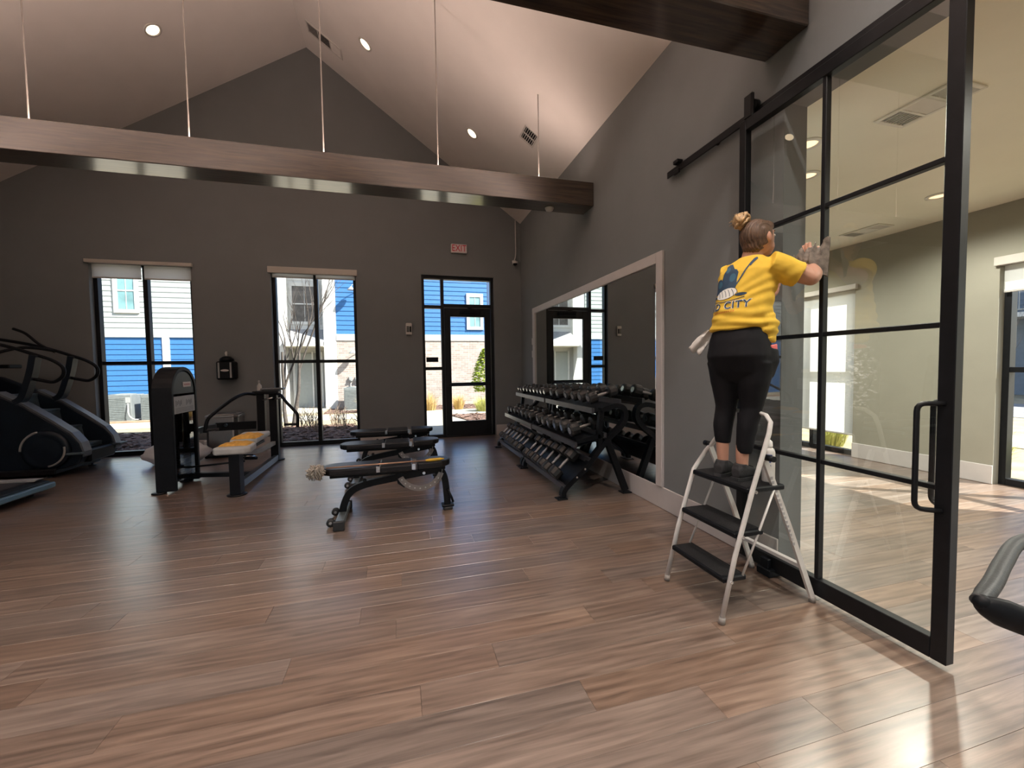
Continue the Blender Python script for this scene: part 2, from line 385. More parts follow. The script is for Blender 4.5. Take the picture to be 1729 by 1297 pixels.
    def lathe(s, prof, origin=(0,0,0), n=20, axis='z'):
        # prof: (radius, height) list
        o = Vector(origin); vs = []
        for (r, h) in prof:
            for k in range(n):
                a = 2*PI*k/n; c, q = r*math.cos(a), r*math.sin(a)
                vs.append(o + (Vector((c, q, h)) if axis == 'z' else Vector((h, c, q)) if axis == 'x' else Vector((c, h, q))))
        fs = [(i*n+k, i*n+(k+1) % n, (i+1)*n+(k+1) % n, (i+1)*n+k) for i in range(len(prof)-1) for k in range(n)]
        b = len(s.v); s.add(vs, fs, True)
        s.f.append(tuple(b+k for k in range(n-1,-1,-1))); s.sm.append(False)
        s.f.append(tuple(b+(len(prof)-1)*n+k for k in range(n))); s.sm.append(False)
        return s
    def ell(s, c, r, n=16, m=10, M=None):
        c = Vector(c); vs = []
        for i in range(m+1):
            t = PI*i/m
            for k in range(n):
                a = 2*PI*k/n
                v = Vector((r[0]*math.sin(t)*math.cos(a), r[1]*math.sin(t)*math.sin(a), r[2]*math.cos(t)))
                if M is not None: v = M @ v
                vs.append(c + v)
        fs = [(i*n+k, (i+1)*n+k, (i+1)*n+(k+1) % n, i*n+(k+1) % n) for i in range(m) for k in range(n)]
        return s.add(vs, fs, True)
    def loft(s, rings, n=20):
        # rings: (center, axis_a (Vector, scaled), axis_b (Vector, scaled), power)
        vs = []
        for (c, A, B, pw) in rings:
            c = Vector(c)
            for k in range(n):
                a = 2*PI*k/n; ca, sa = math.cos(a), math.sin(a)
                e = 2.0/pw
                x = math.copysign(abs(ca)**e, ca); y = math.copysign(abs(sa)**e, sa)
                vs.append(c + Vector(A)*x + Vector(B)*y)
        N = len(rings)
        fs = [(i*n+k, i*n+(k+1) % n, (i+1)*n+(k+1) % n, (i+1)*n+k) for i in range(N-1) for k in range(n)]
        b = len(s.v); s.add(vs, fs, True)
        s.f.append(tuple(b+k for k in range(n-1,-1,-1))); s.sm.append(True)
        s.f.append(tuple(b+(N-1)*n+k for k in range(n))); s.sm.append(True)
        return s
    def mesh(s, name):
        me = bpy.data.meshes.new(name); me.from_pydata(s.v, [], s.f); me.validate()
        if len(me.polygons) == len(s.sm): me.polygons.foreach_set('use_smooth', s.sm)
        bm = bmesh.new(); bm.from_mesh(me); bmesh.ops.recalc_face_normals(bm, faces=bm.faces); bm.to_mesh(me); bm.free()
        return me
    def build(s, name, m, parent=None, bevel=0.0, loc=None, **tags):
        me = s.mesh(name)
        mats = m if isinstance(m, (list, tuple)) else [m]
        for q in mats: me.materials.append(q)
        o = bpy.data.objects.new(name, me); C.objects.link(o)
        if parent is not None: o.parent = parent
        if loc: o.location = loc
        if bevel:
            b = o.modifiers.new('bevel', 'BEVEL'); b.width = bevel; b.segments = 2; b.limit_method = 'ANGLE'; b.angle_limit = .7
        for k, v in tags.items(): o[k] = v
        return o
def tag(o, label=None, category=None, group=None, kind=None):
    if label: o['label'] = label
    if category: o['category'] = category
    if group: o['group'] = group
    if kind: o['kind'] = kind
    return o
def thing(name, label, category, loc=(0,0,0), rz=0.0, group=None):
    o = bpy.data.objects.new(name, None); C.objects.link(o); o.location = loc; o.rotation_euler = (0, 0, rz)
    o.empty_display_size = .1
    return tag(o, label, category, group)
def kids(o): return [c for c in bpy.data.objects if c.parent == o]
_kids = {}
def dup(root, loc, rz, label, ch=None):
    r = root.copy(); C.objects.link(r); r.location = loc; r.rotation_euler = (0, 0, rz); r['label'] = label
    for c0 in ch:
        c1 = c0.copy(); C.objects.link(c1); c1.parent = r
    return r
def text_mesh(txt, size, extrude=0.0, align='CENTER', space=1.0, bold=0.0):
    cu = bpy.data.curves.new('txt', 'FONT'); cu.body = txt; cu.size = size; cu.extrude = extrude; cu.align_x = align; cu.align_y = 'CENTER'; cu.space_character = space; cu.offset = bold
    cu.resolution_u = 3
    o = bpy.data.objects.new('txt', cu); C.objects.link(o)
    dg = bpy.context.evaluated_depsgraph_get(); dg.update()
    me = bpy.data.meshes.new_from_object(o.evaluated_get(dg), depsgraph=dg)
    bpy.data.objects.remove(o); bpy.data.curves.remove(cu)
    return me
def arc(cx, cy, r, a0, a1, n):
    return [(cx + r*math.cos(a0+(a1-a0)*i/n), cy + r*math.sin(a0+(a1-a0)*i/n)) for i in range(n+1)]
def smooth_path(pts, n=6):
    P = [Vector(p) for p in pts]; out = []
    for i in range(len(P)-1):
        p0 = P[max(i-1,0)]; p1 = P[i]; p2 = P[i+1]; p3 = P[min(i+2,len(P)-1)]
        for k in range(n):
            t = k/n
            out.append(.5*((2*p1) + (-p0+p2)*t + (2*p0-5*p1+4*p2-p3)*t*t + (-p0+3*p1-3*p2+p3)*t**3))
    out.append(P[-1]); return out

# ================================================================== THE SETTING
YB, XR, XL, YF = 7.85, 2.34, -5.9, -5.2
XR2, XF = 2.52, 6.15
RX, RZ = -1.414, 6.823
SLR, SLL = .7118, .6396
def roof_z(x): return RZ - (x-RX)*SLR if x > RX else RZ - (RX-x)*SLL
WT = .2
TOPW = 3.08

def wall_cells(mb, axis, a0, a1, u0, u1, z0, z1, holes):
    us = sorted({u0, u1, *[h[0] for h in holes], *[h[1] for h in holes]})
    for i in range(len(us)-1):
        ua, ub = us[i], us[i+1]; zs = [z0]
        hs = sorted([h for h in holes if h[0] <= ua+1e-6 and h[1] >= ub-1e-6], key=lambda h: h[2])
        segs = []; zc = z0
        for h in hs:
            if h[2] > zc: segs.append((zc, h[2]))
            zc = h[3]
        if zc < z1: segs.append((zc, z1))
        for (za, zb) in segs:
            if axis == 'y': mb.box(ua, ub, a0, a1, za, zb)
            else: mb.box(a0, a1, ua, ub, za, zb)
    return mb

W1 = (-4.60, -3.25); W2 = (-2.10, -.735); DR = (.41, 1.79)
# back wall with gable
mb = MB()
wall_cells(mb, 'y', YB, YB+WT, XL-.2, XR2, 0, 3.3, [(W1[0], W1[1], 0, TOPW), (W2[0], W2[1], 0, TOPW), (DR[0], DR[1], 0, TOPW)])
mb.prism([(XL-.2, 3.3), (XR2, 3.3), (XR2, roof_z(XR2)+.05), (RX, RZ+.05), (XL-.2, roof_z(XL-.2)+.05)], 'y', YB, YB+WT)
mb.build('wall_back', WALL, kind='structure')
# front wall (behind the camera) with windows towards the sun side
FW = [(-.4, 1.2)]
mb = MB()
wall_cells(mb, 'y', YF-WT, YF, XL-.2, XR2, 0, 3.3, [(a, b, 0, TOPW) for a, b in FW])
mb.prism([(XL-.2, 3.3), (XR2, 3.3), (XR2, roof_z(XR2)+.05), (RX, RZ+.05), (XL-.2, roof_z(XL-.2)+.05)], 'y', YF-WT, YF)
mb.build('wall_front', WALL, kind='structure')
# left wall with windows
LW = [(-4.9, -2.9), (-2.6, -.6), (-.3, 1.7)]
mb = MB(); wall_cells(mb, 'x', XL-.2, XL, YF, YB, 0, roof_z(XL)+.1, [(a, b, 0, TOPW) for a, b in LW])
mb.build('wall_left', WALL, kind='structure')
# right wall with the wide opening behind the sliding door
OPEN = (-.9, 2.07)
mb = MB(); wall_cells(mb, 'x', XR, XR2, YF, YB, 0, 4.2, [(OPEN[0], OPEN[1], 0, 2.96)])
mb.build('wall_right', WALL, kind='structure')
# second room shell
SW = [(4.30, 5.65), (1.50, 2.87), (-1.30, .07), (-4.1, -2.73)]
mb = MB(); wall_cells(mb, 'x', XF, XF+.2, YF, YB, 0, 3.0, [(a, b, 0, 2.40) for a, b in SW])
mb.build('wall_studio_right', WALL_W, kind='structure')
mb = MB(); mb.box(XR2, XF+.2, YB, YB+.2, 0, 3.0); mb.build('wall_studio_back', WALL_W, kind='structure')
mb = MB(); mb.box(XR2, XF+.2, YF-.2, YF, 0, 3.0); mb.build('wall_studio_front', WALL_W, kind='structure')
mb = MB(); mb.box(XR2-.0, XF+.6, YF-.5, YB+.5, 2.985, 3.25); mb.build('ceiling_studio', CEIL_W, kind='structure')
# vaulted ceiling / roof slabs
mb = MB(); mb.prism([(RX, RZ), (XR2+.1, roof_z(XR2+.1)), (XR2+.1, roof_z(XR2+.1)+.35), (RX, RZ+.35)], 'y', YF-.5, YB+.45)
mb.build('ceiling_right', CEIL, kind='structure')
mb = MB(); mb.prism([(RX, RZ), (RX, RZ+.35), (XL-.6, roof_z(XL-.6)+.35), (XL-.6, roof_z(XL-.6))], 'y', YF-.5, YB+.45)
mb.build('ceiling_left', CEIL, kind='structure')

# floor: base slab + planks
mb = MB(); mb.box(XL-.2, XF+.2, YF-.2, YB+.2, -.12, -.006)
floor = mb.build('floor', mat('subfloor', (0.05, 0.035, 0.028), .8, var=.2), kind='structure')
random.seed(7)
PW, PL = .1665, 1.483
y_ref = 1.24
joints = {1.24: 1.17, 1.40: .706, 1.57: .047, 1.74: .395, 1.905: .957, 2.07: -.056, 1.07: 1.53}
def joint0(y):
    for k, v in joints.items():
        if abs(k-y) < .05: return v
    return random.uniform(0, PL)
GAP = .0005
def plank_vs(x0, x1, y0, y1):
    b = .0006
    vs = [(x0,y0,-.006),(x1,y0,-.006),(x1,y1,-.006),(x0,y1,-.006),
          (x0,y0,-b),(x1,y0,-b),(x1,y1,-b),(x0,y1,-b),
          (x0+b,y0+b,0),(x1-b,y0+b,0),(x1-b,y1-b,0),(x0+b,y1-b,0)]
    fs = [(8,9,10,11),(4,5,9,8),(5,6,10,9),(6,7,11,10),(7,4,8,11),(0,1,5,4),(1,2,6,5),(2,3,7,6),(3,0,4,7)]
    return vs, fs
shared = {}
fv, ff, fr = [], [], []
ny0 = int(math.floor((YF - y_ref)/PW)); ny1 = int(math.ceil((YB - y_ref)/PW))
for k in range(ny0, ny1+1):
    y0 = y_ref + k*PW; y1 = y0 + PW
    if y1 < YF or y0 > YB: continue
    a, b = max(y0, YF-.1)+GAP, min(y1, YB+.12)-GAP
    if b - a < .01: continue
    xj = joint0(y0)
    xs = []
    i = math.floor((XL - xj)/PL)
    while xj + i*PL < XF:
        xs.append(xj+i*PL); i += 1
    xs.append(xj+i*PL)
    for i in range(len(xs)-1):
        xa, xb = max(xs[i], XL)+GAP, min(xs[i+1], XF+.1)-GAP
        if xb - xa < .02: continue
        near = .75 < (y0+y1)/2 < 4.3 and -5.0 < (xa+xb)/2 and (y0+y1)/2 > .75
        # only those inside the view cone to the left
        if near and xb > -1.7*(y1) - .4 and not (xa > 1.2*y1*2.6+1):
            L_, W_ = round(xb-xa, 4), round(b-a, 4)
            me = shared.get((L_, W_))
            if me is None:
                vs, fs = plank_vs(0, L_, 0, W_)
                me = bpy.data.meshes.new('plank'); me.from_pydata(vs, [], fs); me.materials.append(PLANK); shared[(L_, W_)] = me
            o = bpy.data.objects.new('plank', me); C.objects.link(o); o.parent = floor; o.location = (xa, a, 0)
        else:
            vs, fs = plank_vs(xa, xb, a, b); bse = len(fv); fv += vs; ff += [tuple(q+bse for q in f) for f in fs]; fr += [random.random()]*len(fs)
me = bpy.data.meshes.new('far_planks'); me.from_pydata(fv, [], ff); me.materials.append(PLANK)
at = me.attributes.new('pr', 'FLOAT', 'FACE'); at.data.foreach_set('value', fr)
o = bpy.data.objects.new('far_planks', me); C.objects.link(o); o.parent = floor; o['kind'] = 'stuff'

# baseboards
def baseboard(name, segs):
    mb = MB()
    for (x0, x1, y0, y1) in segs: mb.rbox(x0, x1, y0, y1, 0.001, .205, .004)
    mb.build(name, TRIM, kind='structure')
baseboard('baseboard_back', [(XL, W1[0], YB-.016, YB), (W1[1], W2[0], YB-.016, YB), (W2[1], DR[0]-.01, YB-.016, YB), (DR[1]+.01, XR-.017, YB-.016, YB)])
baseboard('baseboard_right', [(XR-.016, XR, OPEN[1], YB), (XR-.016, XR, YF, OPEN[0])])
baseboard('baseboard_left', [(XL, XL+.016, YF, LW[0][0]), (XL, XL+.016, LW[2][1], YB)] + [(XL, XL+.016, LW[i][1], LW[i+1][0]) for i in range(2)])
baseboard('baseboard_studio', [(XF-.016, XF, SW[0][1], YB), (XF-.016, XF, SW[1][1], SW[0][0]), (XF-.016, XF, SW[2][1], SW[1][0]), (XF-.016, XF, SW[3][1], SW[2][0]), (XF-.016, XF, YF, SW[3][0])])

# windows ---------------------------------------------------------------
wn = [0]
def window(axis, wall, u0, u1, top, depth, mull=True, bar=1.49, sign=1, fr=.055):
    """storefront window: frame at wall+sign*depth .. ; axis 'y' -> plane y=const"""
    wn[0] += 1
    a0, a1 = wall+sign*depth, wall+sign*(depth+.10)
    def bx(mb, ua, ub, za, zb, t=0.0):
        if axis == 'y': mb.rbox(ua, ub, min(a0,a1)+t, max(a0,a1)-t, za, zb, .003)
        else: mb.rbox(min(a0,a1)+t, max(a0,a1)-t, ua, ub, za, zb, .003)
    mb = MB()
    bx(mb, u0, u0+fr, .0, top); bx(mb, u1-fr, u1, .0, top); bx(mb, u0+fr, u1-fr, 0, .07); bx(mb, u0+fr, u1-fr, top-fr, top)
    w = mb.build('window_%d' % wn[0], BLACKF, kind='structure')
    um = (u0+u1)/2
    mb = MB()
    if mull: bx(mb, um-.032, um+.032, .07, top-fr, .002)
    mb.build('mullion', BLACKF, w)
    mb = MB(); bx(mb, u0+fr, u1-fr, bar-.028, bar+.028, .006); mb.build('transom_bar', BLACKF, w)
    us = [(u0+fr, um-.032), (um+.032, u1-fr)] if mull else [(u0+fr, u1-fr)]
    ac = (a0+a1)/2
    for (ua, ub) in us:
        for (za, zb) in ((.07, bar-.028), (bar+.028, top-fr)):
            mb = MB()
            if axis == 'y': mb.box(ua, ub, ac-.003, ac+.003, za, zb)
            else: mb.box(ac-.003, ac+.003, ua, ub, za, zb)
            # single-sheet pane: keep two big faces only
            mb.f = [mb.f[2], mb.f[4]] if axis == 'y' else [mb.f[3], mb.f[5]]
            mb.f = mb.f[:1]; mb.sm = mb.sm[:1]
            mb.build('pane', GLASS, w)
    return w
window('y', YB, *W1, TOPW, .09)
window('y', YB, *W2, TOPW, .09)
for a, b in LW: window('x', XL, a, b, TOPW, .09, sign=-1)
for a, b in FW: window('y', YF, a, b, TOPW, .09, sign=-1)
for a, b in SW: window('x', XF, a, b, 2.40, .09, bar=1.24)

# entrance: side light, transom lights and door leaf
y0, y1 = YB+.06, YB+.17
def bx(mb, a, b, c, d, t=0.0): mb.rbox(a, b, y0+t, y1-t, c, d, .003)
mb = MB()
bx(mb, DR[0], DR[0]+.05, 0, TOPW); bx(mb, DR[1]-.06, DR[1], 0, TOPW); bx(mb, DR[0]+.05, DR[1]-.06, TOPW-.06, TOPW)
bx(mb, .765, .825, 0, TOPW-.06); bx(mb, .825, DR[1]-.06, 2.49, 2.56); bx(mb, DR[0]+.05, .765, 2.47, 2.53)
bx(mb, DR[0]+.05, .765, 1.30, 1.36); bx(mb, DR[0]+.05, .765, 0, .06); bx(mb, .825, DR[1]-.06, 0, .02)
dfr = mb.build('trim_1', BLACKF, kind='structure')
for (a, b, c, d) in ((DR[0]+.05, .765, .06, 1.30), (DR[0]+.05, .765, 1.36, 2.47), (DR[0]+.05, .765, 2.53, TOPW-.06), (.825, DR[1]-.06, 2.56, TOPW-.06)):
    mb = MB(); mb.add([(a, YB+.115, c), (b, YB+.115, c), (b, YB+.115, d), (a, YB+.115, d)], [(0,1,2,3)]); mb.build('pane', GLASS, dfr)
mb = MB(); y0, y1 = YB+.075, YB+.125
bx(mb, .83, .945, .022, 2.485); bx(mb, 1.61, 1.725, .022, 2.485); bx(mb, .945, 1.61, 2.32, 2.485); bx(mb, .945, 1.61, .022, .30); bx(mb, .945, 1.61, .98, 1.05)
dl = mb.build('door_1', BLACKF, kind='structure')
for (c, d) in ((.30, .98), (1.05, 2.32)):
    mb = MB(); mb.add([(.945, YB+.10, c), (1.61, YB+.10, c), (1.61, YB+.10, d), (.945, YB+.10, d)], [(0,1,2,3)]); mb.build('pane', GLASS, dl)
mb = MB(); mb.rbox(1.12, 1.52, YB+.01, YB+.072, 2.38, 2.45, .008); mb.rtube([(1.46, YB+.03, 2.465), (1.25, YB-.08, 2.47), (1.40, YB+.05, 2.50)], .02, .01); mb.build('door_closer', BLACKP, dl)
mb = MB(); mb.tube([(.89, YB+.072, 1.0), (.89, YB+.01, 1.0), (1.66, YB+.01, 1.0), (1.66, YB+.072, 1.0)], .012, 8); mb.build('push_bar', BLACKF, dl)
t = MB().box(.475, .70, YB+.09, YB+.095, 1.455, 1.545).build('glass_sign', BLACKP)
tag(t, 'small black rectangle sign stuck on the sidelight glass', 'sign')

# sky portals at the windows (they only guide the sampling of the sky)
for a, b in (W1, W2, DR): portal('portal', ((a+b)/2, YB+.24, 1.54), (-PI/2, 0, 0), b-a, TOPW)
for a, b in FW: portal('portal', ((a+b)/2, YF-.24, 1.54), (PI/2, 0, 0), b-a, TOPW)
for a, b in LW: portal('portal', (XL-.24, (a+b)/2, 1.54), (0, -PI/2, 0), TOPW, b-a)
for a, b in SW: portal('portal', (XF+.24, (a+b)/2, 1.2), (0, PI/2, 0), 2.4, b-a)

# ================================================================== ROLLER SHADES
def roller_shade(axis, wall, u0, u1, top, fabric_bottom, label, sign=-1, split=True, val=.12):
    t = thing('roller_shade', label, 'window shade', group='roller shades over the windows')
    def B(mb, ua, ub, da, db, za, zb, r=.004):
        p, q = wall+sign*da, wall+sign*db
        if axis == 'y': mb.rbox(ua, ub, min(p,q), max(p,q), za, zb, r)
        else: mb.rbox(min(p,q), max(p,q), ua, ub, za, zb, r)
        return mb
    B(MB(), u0-.03, u1+.03, -.03, .045, top-val, top).build('valance', mat('valance_paint', (0.50, 0.47, 0.43), .5, var=.03), t)
    um = (u0+u1)/2
    for (a, b) in ([(u0+.015, um-.02), (um+.02, u1-.015)] if split else [(u0+.015, u1-.015)]):
        mb = MB(); d = wall+sign*(-.045)
        if axis == 'y': mb.add([(a, d, fabric_bottom), (b, d, fabric_bottom), (b, d, top-val), (a, d, top-val)], [(0,1,2,3)])
        else: mb.add([(d, a, fabric_bottom), (d, b, fabric_bottom), (d, b, top-val), (d, a, top-val)], [(0,1,2,3)])
        f = mb.build('shade_fabric', SHADE, t)
        B(MB(), a, b, -.052, -.038, fabric_bottom-.025, fabric_bottom).build('bottom_bar', mat('bar_paint', (0.50, 0.49, 0.47), .4, var=.03), f)
    return t
roller_shade('y', YB, *W1, 3.09, 2.84, 'white roller shade pulled a little way down over the far left window', val=.055)
roller_shade('y', YB, *W2, 3.10, 2.955, 'nearly closed-up white roller shade above the window with the bare tree', val=.105)
roller_shade('x', XF, *SW[1], 2.43, 2.08, 'white roller shade short pulled above the studio window at the right edge', val=.09)
roller_shade('x', XF, *SW[0], 2.43, .32, 'sunlit white roller shade pulled nearly to the floor in the studio', split=False, val=.07)

# ================================================================== CEILING FIXTURES, BEAMS
def beam(name, y0, y1, label, up=1.0):
    t = thing(name, label, 'beam', (0, 0, 0), group='stained ceiling beams')
    mb = MB(); mb.rbox(XL+.02, XR-.004, y0, y1, 3.30, 3.585, .006); mb.build('timber', BEAM, t)
    for x in (-4.45, -3.19, -1.95, -.73, .47, 1.68):
        yy = (y0+y1)/2
        mb = MB(); mb.cyl((x, yy, 3.585), (x, yy, roof_z(x)+.01), .0065, 6); mb.lathe([(.035, 0), (.035, .01), (.014, .02)], (x, yy, 3.583), 12)
        mb.build('hanger_rod', ROD, t)
    # warm LED strip on the top of the beam
    mb = MB(); mb.box(XL+.3, XR-.25, (y0+y1)/2-.09, (y0+y1)/2-.05, 3.586, 3.60); mb.build('light_strip', emit('strip_glow', (1.0, .60, .36), 2.0), t)
    d = bpy.data.lights.new('strip_light', 'AREA'); d.shape = 'RECTANGLE'; d.size = XR-XL-.5; d.size_y = .05; d.energy = UPLIGHT_W * up; d.spread = math.radians(140); d.color = (1.0, .74, .62)
    o = bpy.data.objects.new('strip_light', d); C.objects.link(o); o.location = ((XL+XR)/2, (y0+y1)/2, 3.62); o.rotation_euler = (PI, 0, 0); o.parent = t
    return t
beam('ceiling_beam', 4.66, 4.96, 'long dark-stained ceiling beam hanging across the room on thin rods', 1.0)
beam('ceiling_beam', 1.915, 2.215, 'near ceiling beam cut by the top of the picture above the glass door', 5.0)
beam('ceiling_beam', -.83, -.53, 'ceiling beam behind the viewpoint', 5.0)

def tilt(x):
    sl = -SLR if x > RX else SLL
    return Matrix.Rotation(math.atan(sl)*-1, 4, 'Y')
dn = 0
HALL_LIGHTS = [(-3.01, 6.55, 'glowing recessed downlight on the left slope of the vaulted ceiling', True), (-.38, 6.52, 'glowing recessed downlight just right of the ceiling ridge', True),
               (1.165, 6.46, 'glowing recessed downlight low on the right slope near the back', True)]
for yy in (3.4, .4, -2.6):  # rows of fill downlights added out of view to brighten the hall
    for xx in (-4.4, -2.9, -.3, 1.2):
        if yy == 3.4 and xx < -3: continue
        HALL_LIGHTS.append((xx, yy, 'added unseen fill downlight ' + {-4.4: 'low on the left slope', -2.9: 'high on the left slope', -.3: 'just right of the ridge', 1.2: 'low on the right slope'}[xx] + ', ' + {3.4: 'in front of the hanging beam', .4: 'above the viewpoint', -2.6: 'behind the viewpoint'}[yy], False))
for (x, y, lb, vis) in HALL_LIGHTS:
    z = roof_z(x); M = Matrix.Translation((x, y, z)) @ tilt(x)
    t = thing('downlight', lb, 'ceiling light', group='recessed downlights in the vault')
    mb = MB(); mb.lathe([(.105, 0), (.105, -.008), (.082, -.012), (.078, 0.0)], n=28); o = mb.build('trim_ring', WPAINT, t); o.matrix_world = M
    mb = MB(); mb.lathe([(.079, -.001), (.06, -.006), (.02, -.009)], n=24); o = mb.build('lens', LAMP, t); o.matrix_world = M
    d = bpy.data.lights.new('lamp', 'SPOT'); d.energy = DOWNLIGHT_W * (.12 if vis else (.5 if y > 3 else 8.5)*{-4.4: .4, -2.9: .7, -.3: 1.0, 1.2: 1.5}[x]); d.color = (1.0, .92, .84); d.spot_size = math.radians(112); d.spot_blend = .8; d.shadow_soft_size = .07
    o = bpy.data.objects.new('lamp', d); C.objects.link(o); o.location = (x, y, z-.06); o.parent = t

def vent(name, M, w, h, label, group, n=7, sect=3, dark=BLACKP, face=WPAINT):
    t = thing(name, label, 'vent', group=group); t.matrix_world = M
    mb = MB(); b = .025
    for (x0, x1, y0, y1) in ((-w/2, w/2, -h/2, -h/2+b), (-w/2, w/2, h/2-b, h/2), (-w/2, -w/2+b, -h/2+b, h/2-b), (w/2-b, w/2, -h/2+b, h/2-b)):
        mb.rbox(x0, x1, y0, y1, -.012, .0, .003)
    for s in range(1, sect):
        xx = -w/2 + w*s/sect; mb.box(xx-.008, xx+.008, -h/2+b, h/2-b, -.011, 0)
    mb.build('frame', face, t)
    MB().box(-w/2+b, w/2-b, -h/2+b, h/2-b, -.001, .0005).build('backing', dark, t)
    for s in range(sect):
        xa, xb = -w/2 + w*s/sect + (b if s == 0 else .008), -w/2 + w*(s+1)/sect - (b if s == sect-1 else .008)
        mb = MB()
        ang = .9 if s == 0 else (-.9 if s == sect-1 else .45)
        for i in range(n):
            yy = -h/2+b + (h-2*b)*(i+.5)/n
            R = Matrix.Translation((0, yy, -.006)) @ Matrix.Rotation(ang, 4, 'X')
            mb.box(xa, xb, -.007, .007, -.0008, .0008, R)
        mb.build('louvre', face, t)
    return t
vent('ceiling_vent', Matrix.Translation((-1.03, 7.23, roof_z(-1.03))) @ tilt(0) @ Matrix.Rotation(0.0, 4, 'Z'), .62, .24, 'white ceiling vent next to the peak of the vaulted ceiling', 'hall ceiling vents')
vent('ceiling_vent', Matrix.Translation((1.80, 5.54, roof_z(1.80))) @ tilt(1.8) @ Matrix.Rotation(PI/2, 4, 'Z'), .30, .24, 'small square ceiling vent low on the right slope above the hanging beam', 'hall ceiling vents', 6, 2)
vent('ceiling_vent', Matrix.Translation((3.29, 1.895, 2.984)) @ Matrix.Rotation(PI/2, 4, 'Z') , .44, .27, 'large white louvred vent in the studio ceiling beside the door stile', 'studio ceiling vents', 9, 3, GPLAST, mat('vent_cream', (.72, .70, .60), .5, var=.02))
vent('ceiling_vent', Matrix.Translation((5.64, 3.84, 2.984)) @ Matrix.Rotation(PI/2, 4, 'Z'), .46, .26, 'smaller flush vent in the studio ceiling nearer the far wall', 'studio ceiling vents', 7, 3, GPLAST, mat('vent_cream', (.72, .70, .60), .5, var=.02))
STUDIO = [(5.20, 2.88, 'warm recessed light in the studio ceiling beside the tall black door stile', True), (3.47, 2.85, 'lower of the two warm recessed lights seen through the upper left door pane', True),
          (2.98, 2.45, 'upper of the two warm recessed lights seen through the upper left door pane', True)]
for yy in (.2, -2.2, 5.2):
    for xx in (3.5, 5.2): STUDIO.append((xx, yy, 'recessed studio downlight ' + {3.5: 'near the sliding door wall', 5.2: 'near the studio windows'}[xx] + ', ' + {.2: 'nearer the viewpoint', -2.2: 'behind the viewpoint', 5.2: 'toward the back'}[yy], False))
for (x, y, lb, vis) in STUDIO:
    t = thing('downlight', lb, 'ceiling light', (x, y, 2.984), group='recessed studio downlights')
    mb = MB(); mb.lathe([(.10, 0), (.10, -.008), (.078, -.014), (.074, 0.0)], n=28); mb.build('trim_ring', mat('ring_cream', (.72, .70, .62), .4), t)
    mb = MB(); mb.lathe([(.073, -.001), (.055, -.007), (.02, -.010)], n=24); mb.build('lens', LAMP_W, t)
    d = bpy.data.lights.new('lamp', 'SPOT'); d.energy = STUDIO_LIGHT_W; d.color = (1.0, .98, .86); d.spot_size = math.radians(160); d.spot_blend = .6; d.shadow_soft_size = .08
    o = bpy.data.objects.new('lamp', d); C.objects.link(o); o.location = (0, 0, -.05); o.parent = t

# ================================================================== MIRROR, SLIDING DOOR
t = thing('wall_mirror', 'large wall mirror in a pale frame behind the dumbbell racks', 'mirror', (XR, 0, 0))
mb = MB()
mb.rbox(-.03, 0, 3.265, 3.36, .206, 2.385, .004); mb.rbox(-.03, 0, 6.94, 7.065, .206, 2.385, .004); mb.rbox(-.03, 0, 3.36, 6.94, 2.285, 2.385, .004)
mb.build('frame', TRIM, t)
MB().box(-.012, -.002, 3.36, 6.94, .206, 2.285).build('mirror_glass', MIRROR, t)

DX0, DX1 = 2.235, 2.285
DY0, DY1 = 1.165, 2.315
t = thing('sliding_glass_door', 'tall black-framed sliding glass door with a grid of panes being wiped', 'door', (0, 0, 0))
def dbx(a, b, c, d, nm='stile', i=0.0):
    return MB().rbox(DX0+i, DX1-i, a, b, c, d, .003).build(nm, BLACKF, t)
dbx(DY0, DY0+.058, .03, 2.955); dbx(DY1-.052, DY1, .03, 2.955)
dbx(DY0+.058, DY1-.052, .03, .125, 'rail'); dbx(DY0+.058, DY1-.052, 2.885, 2.955, 'rail')
YM = 1.745
dbx(YM-.012, YM+.012, .125, 2.885, 'muntin', .006)
ZM = (.795, 1.503, 2.20)
for z in ZM:
    dbx(DY0+.058, YM-.012, z-.012, z+.012, 'muntin', .006); dbx(YM+.012, DY1-.052, z-.012, z+.012, 'muntin', .006)
zs = [.125, *[z for z in ZM], 2.885]
for (a, b) in ((DY0+.058, YM-.012), (YM+.012, DY1-.052)):
    for i in range(4):
        za = zs[i] + (0.012 if i else 0); zb = zs[i+1] - (0.012 if i < 3 else 0)
        mb = MB(); mb.add([(2.26, a, za), (2.26, b, za), (2.26, b, zb), (2.26, a, zb)], [(0,1,2,3)]); mb.build('pane', GLASS_D, t)
for sx, xx, yy in ((-1, 2.165, 1.253), (1, 2.355, 1.30)):
    x0 = DX0 if sx < 0 else DX1
    A_, B_, C_, D_ = Vector((x0, DY0+.03, 1.165)), Vector((xx, yy, 1.165)), Vector((xx, yy, .70)), Vector((x0, DY0+.03, .70))
    q1 = (A_-B_).normalized()*.035; q2 = Vector((0, 0, -.035))
    pts = [A_] + [B_+q1*(1-u)**2+q2*u**2 for u in (0, .25, .5, .75, 1)] + [C_-q2*(1-u)**2+q1*u**2 for u in (0, .25, .5, .75, 1)] + [D_]
    MB().tube(pts, .011, 10).build('pull_handle', BLACKF, t)
t2 = thing('door_rail', 'flat black steel rail with rollers carrying the glass door', 'rail')
mb = MB(); mb.rbox(2.30, 2.312, OPEN[0]-.3, 3.18, 2.975, 3.03, .002)
mb.build('track', BLACKF, t2)
for y in (3.10, 2.62, 2.0, 1.4, .8, .2, -.4, -1.0):
    MB().cyl((2.312, y, 3.0), (2.34, y, 3.0), .018, 12).build('standoff', BLACKF, t2)
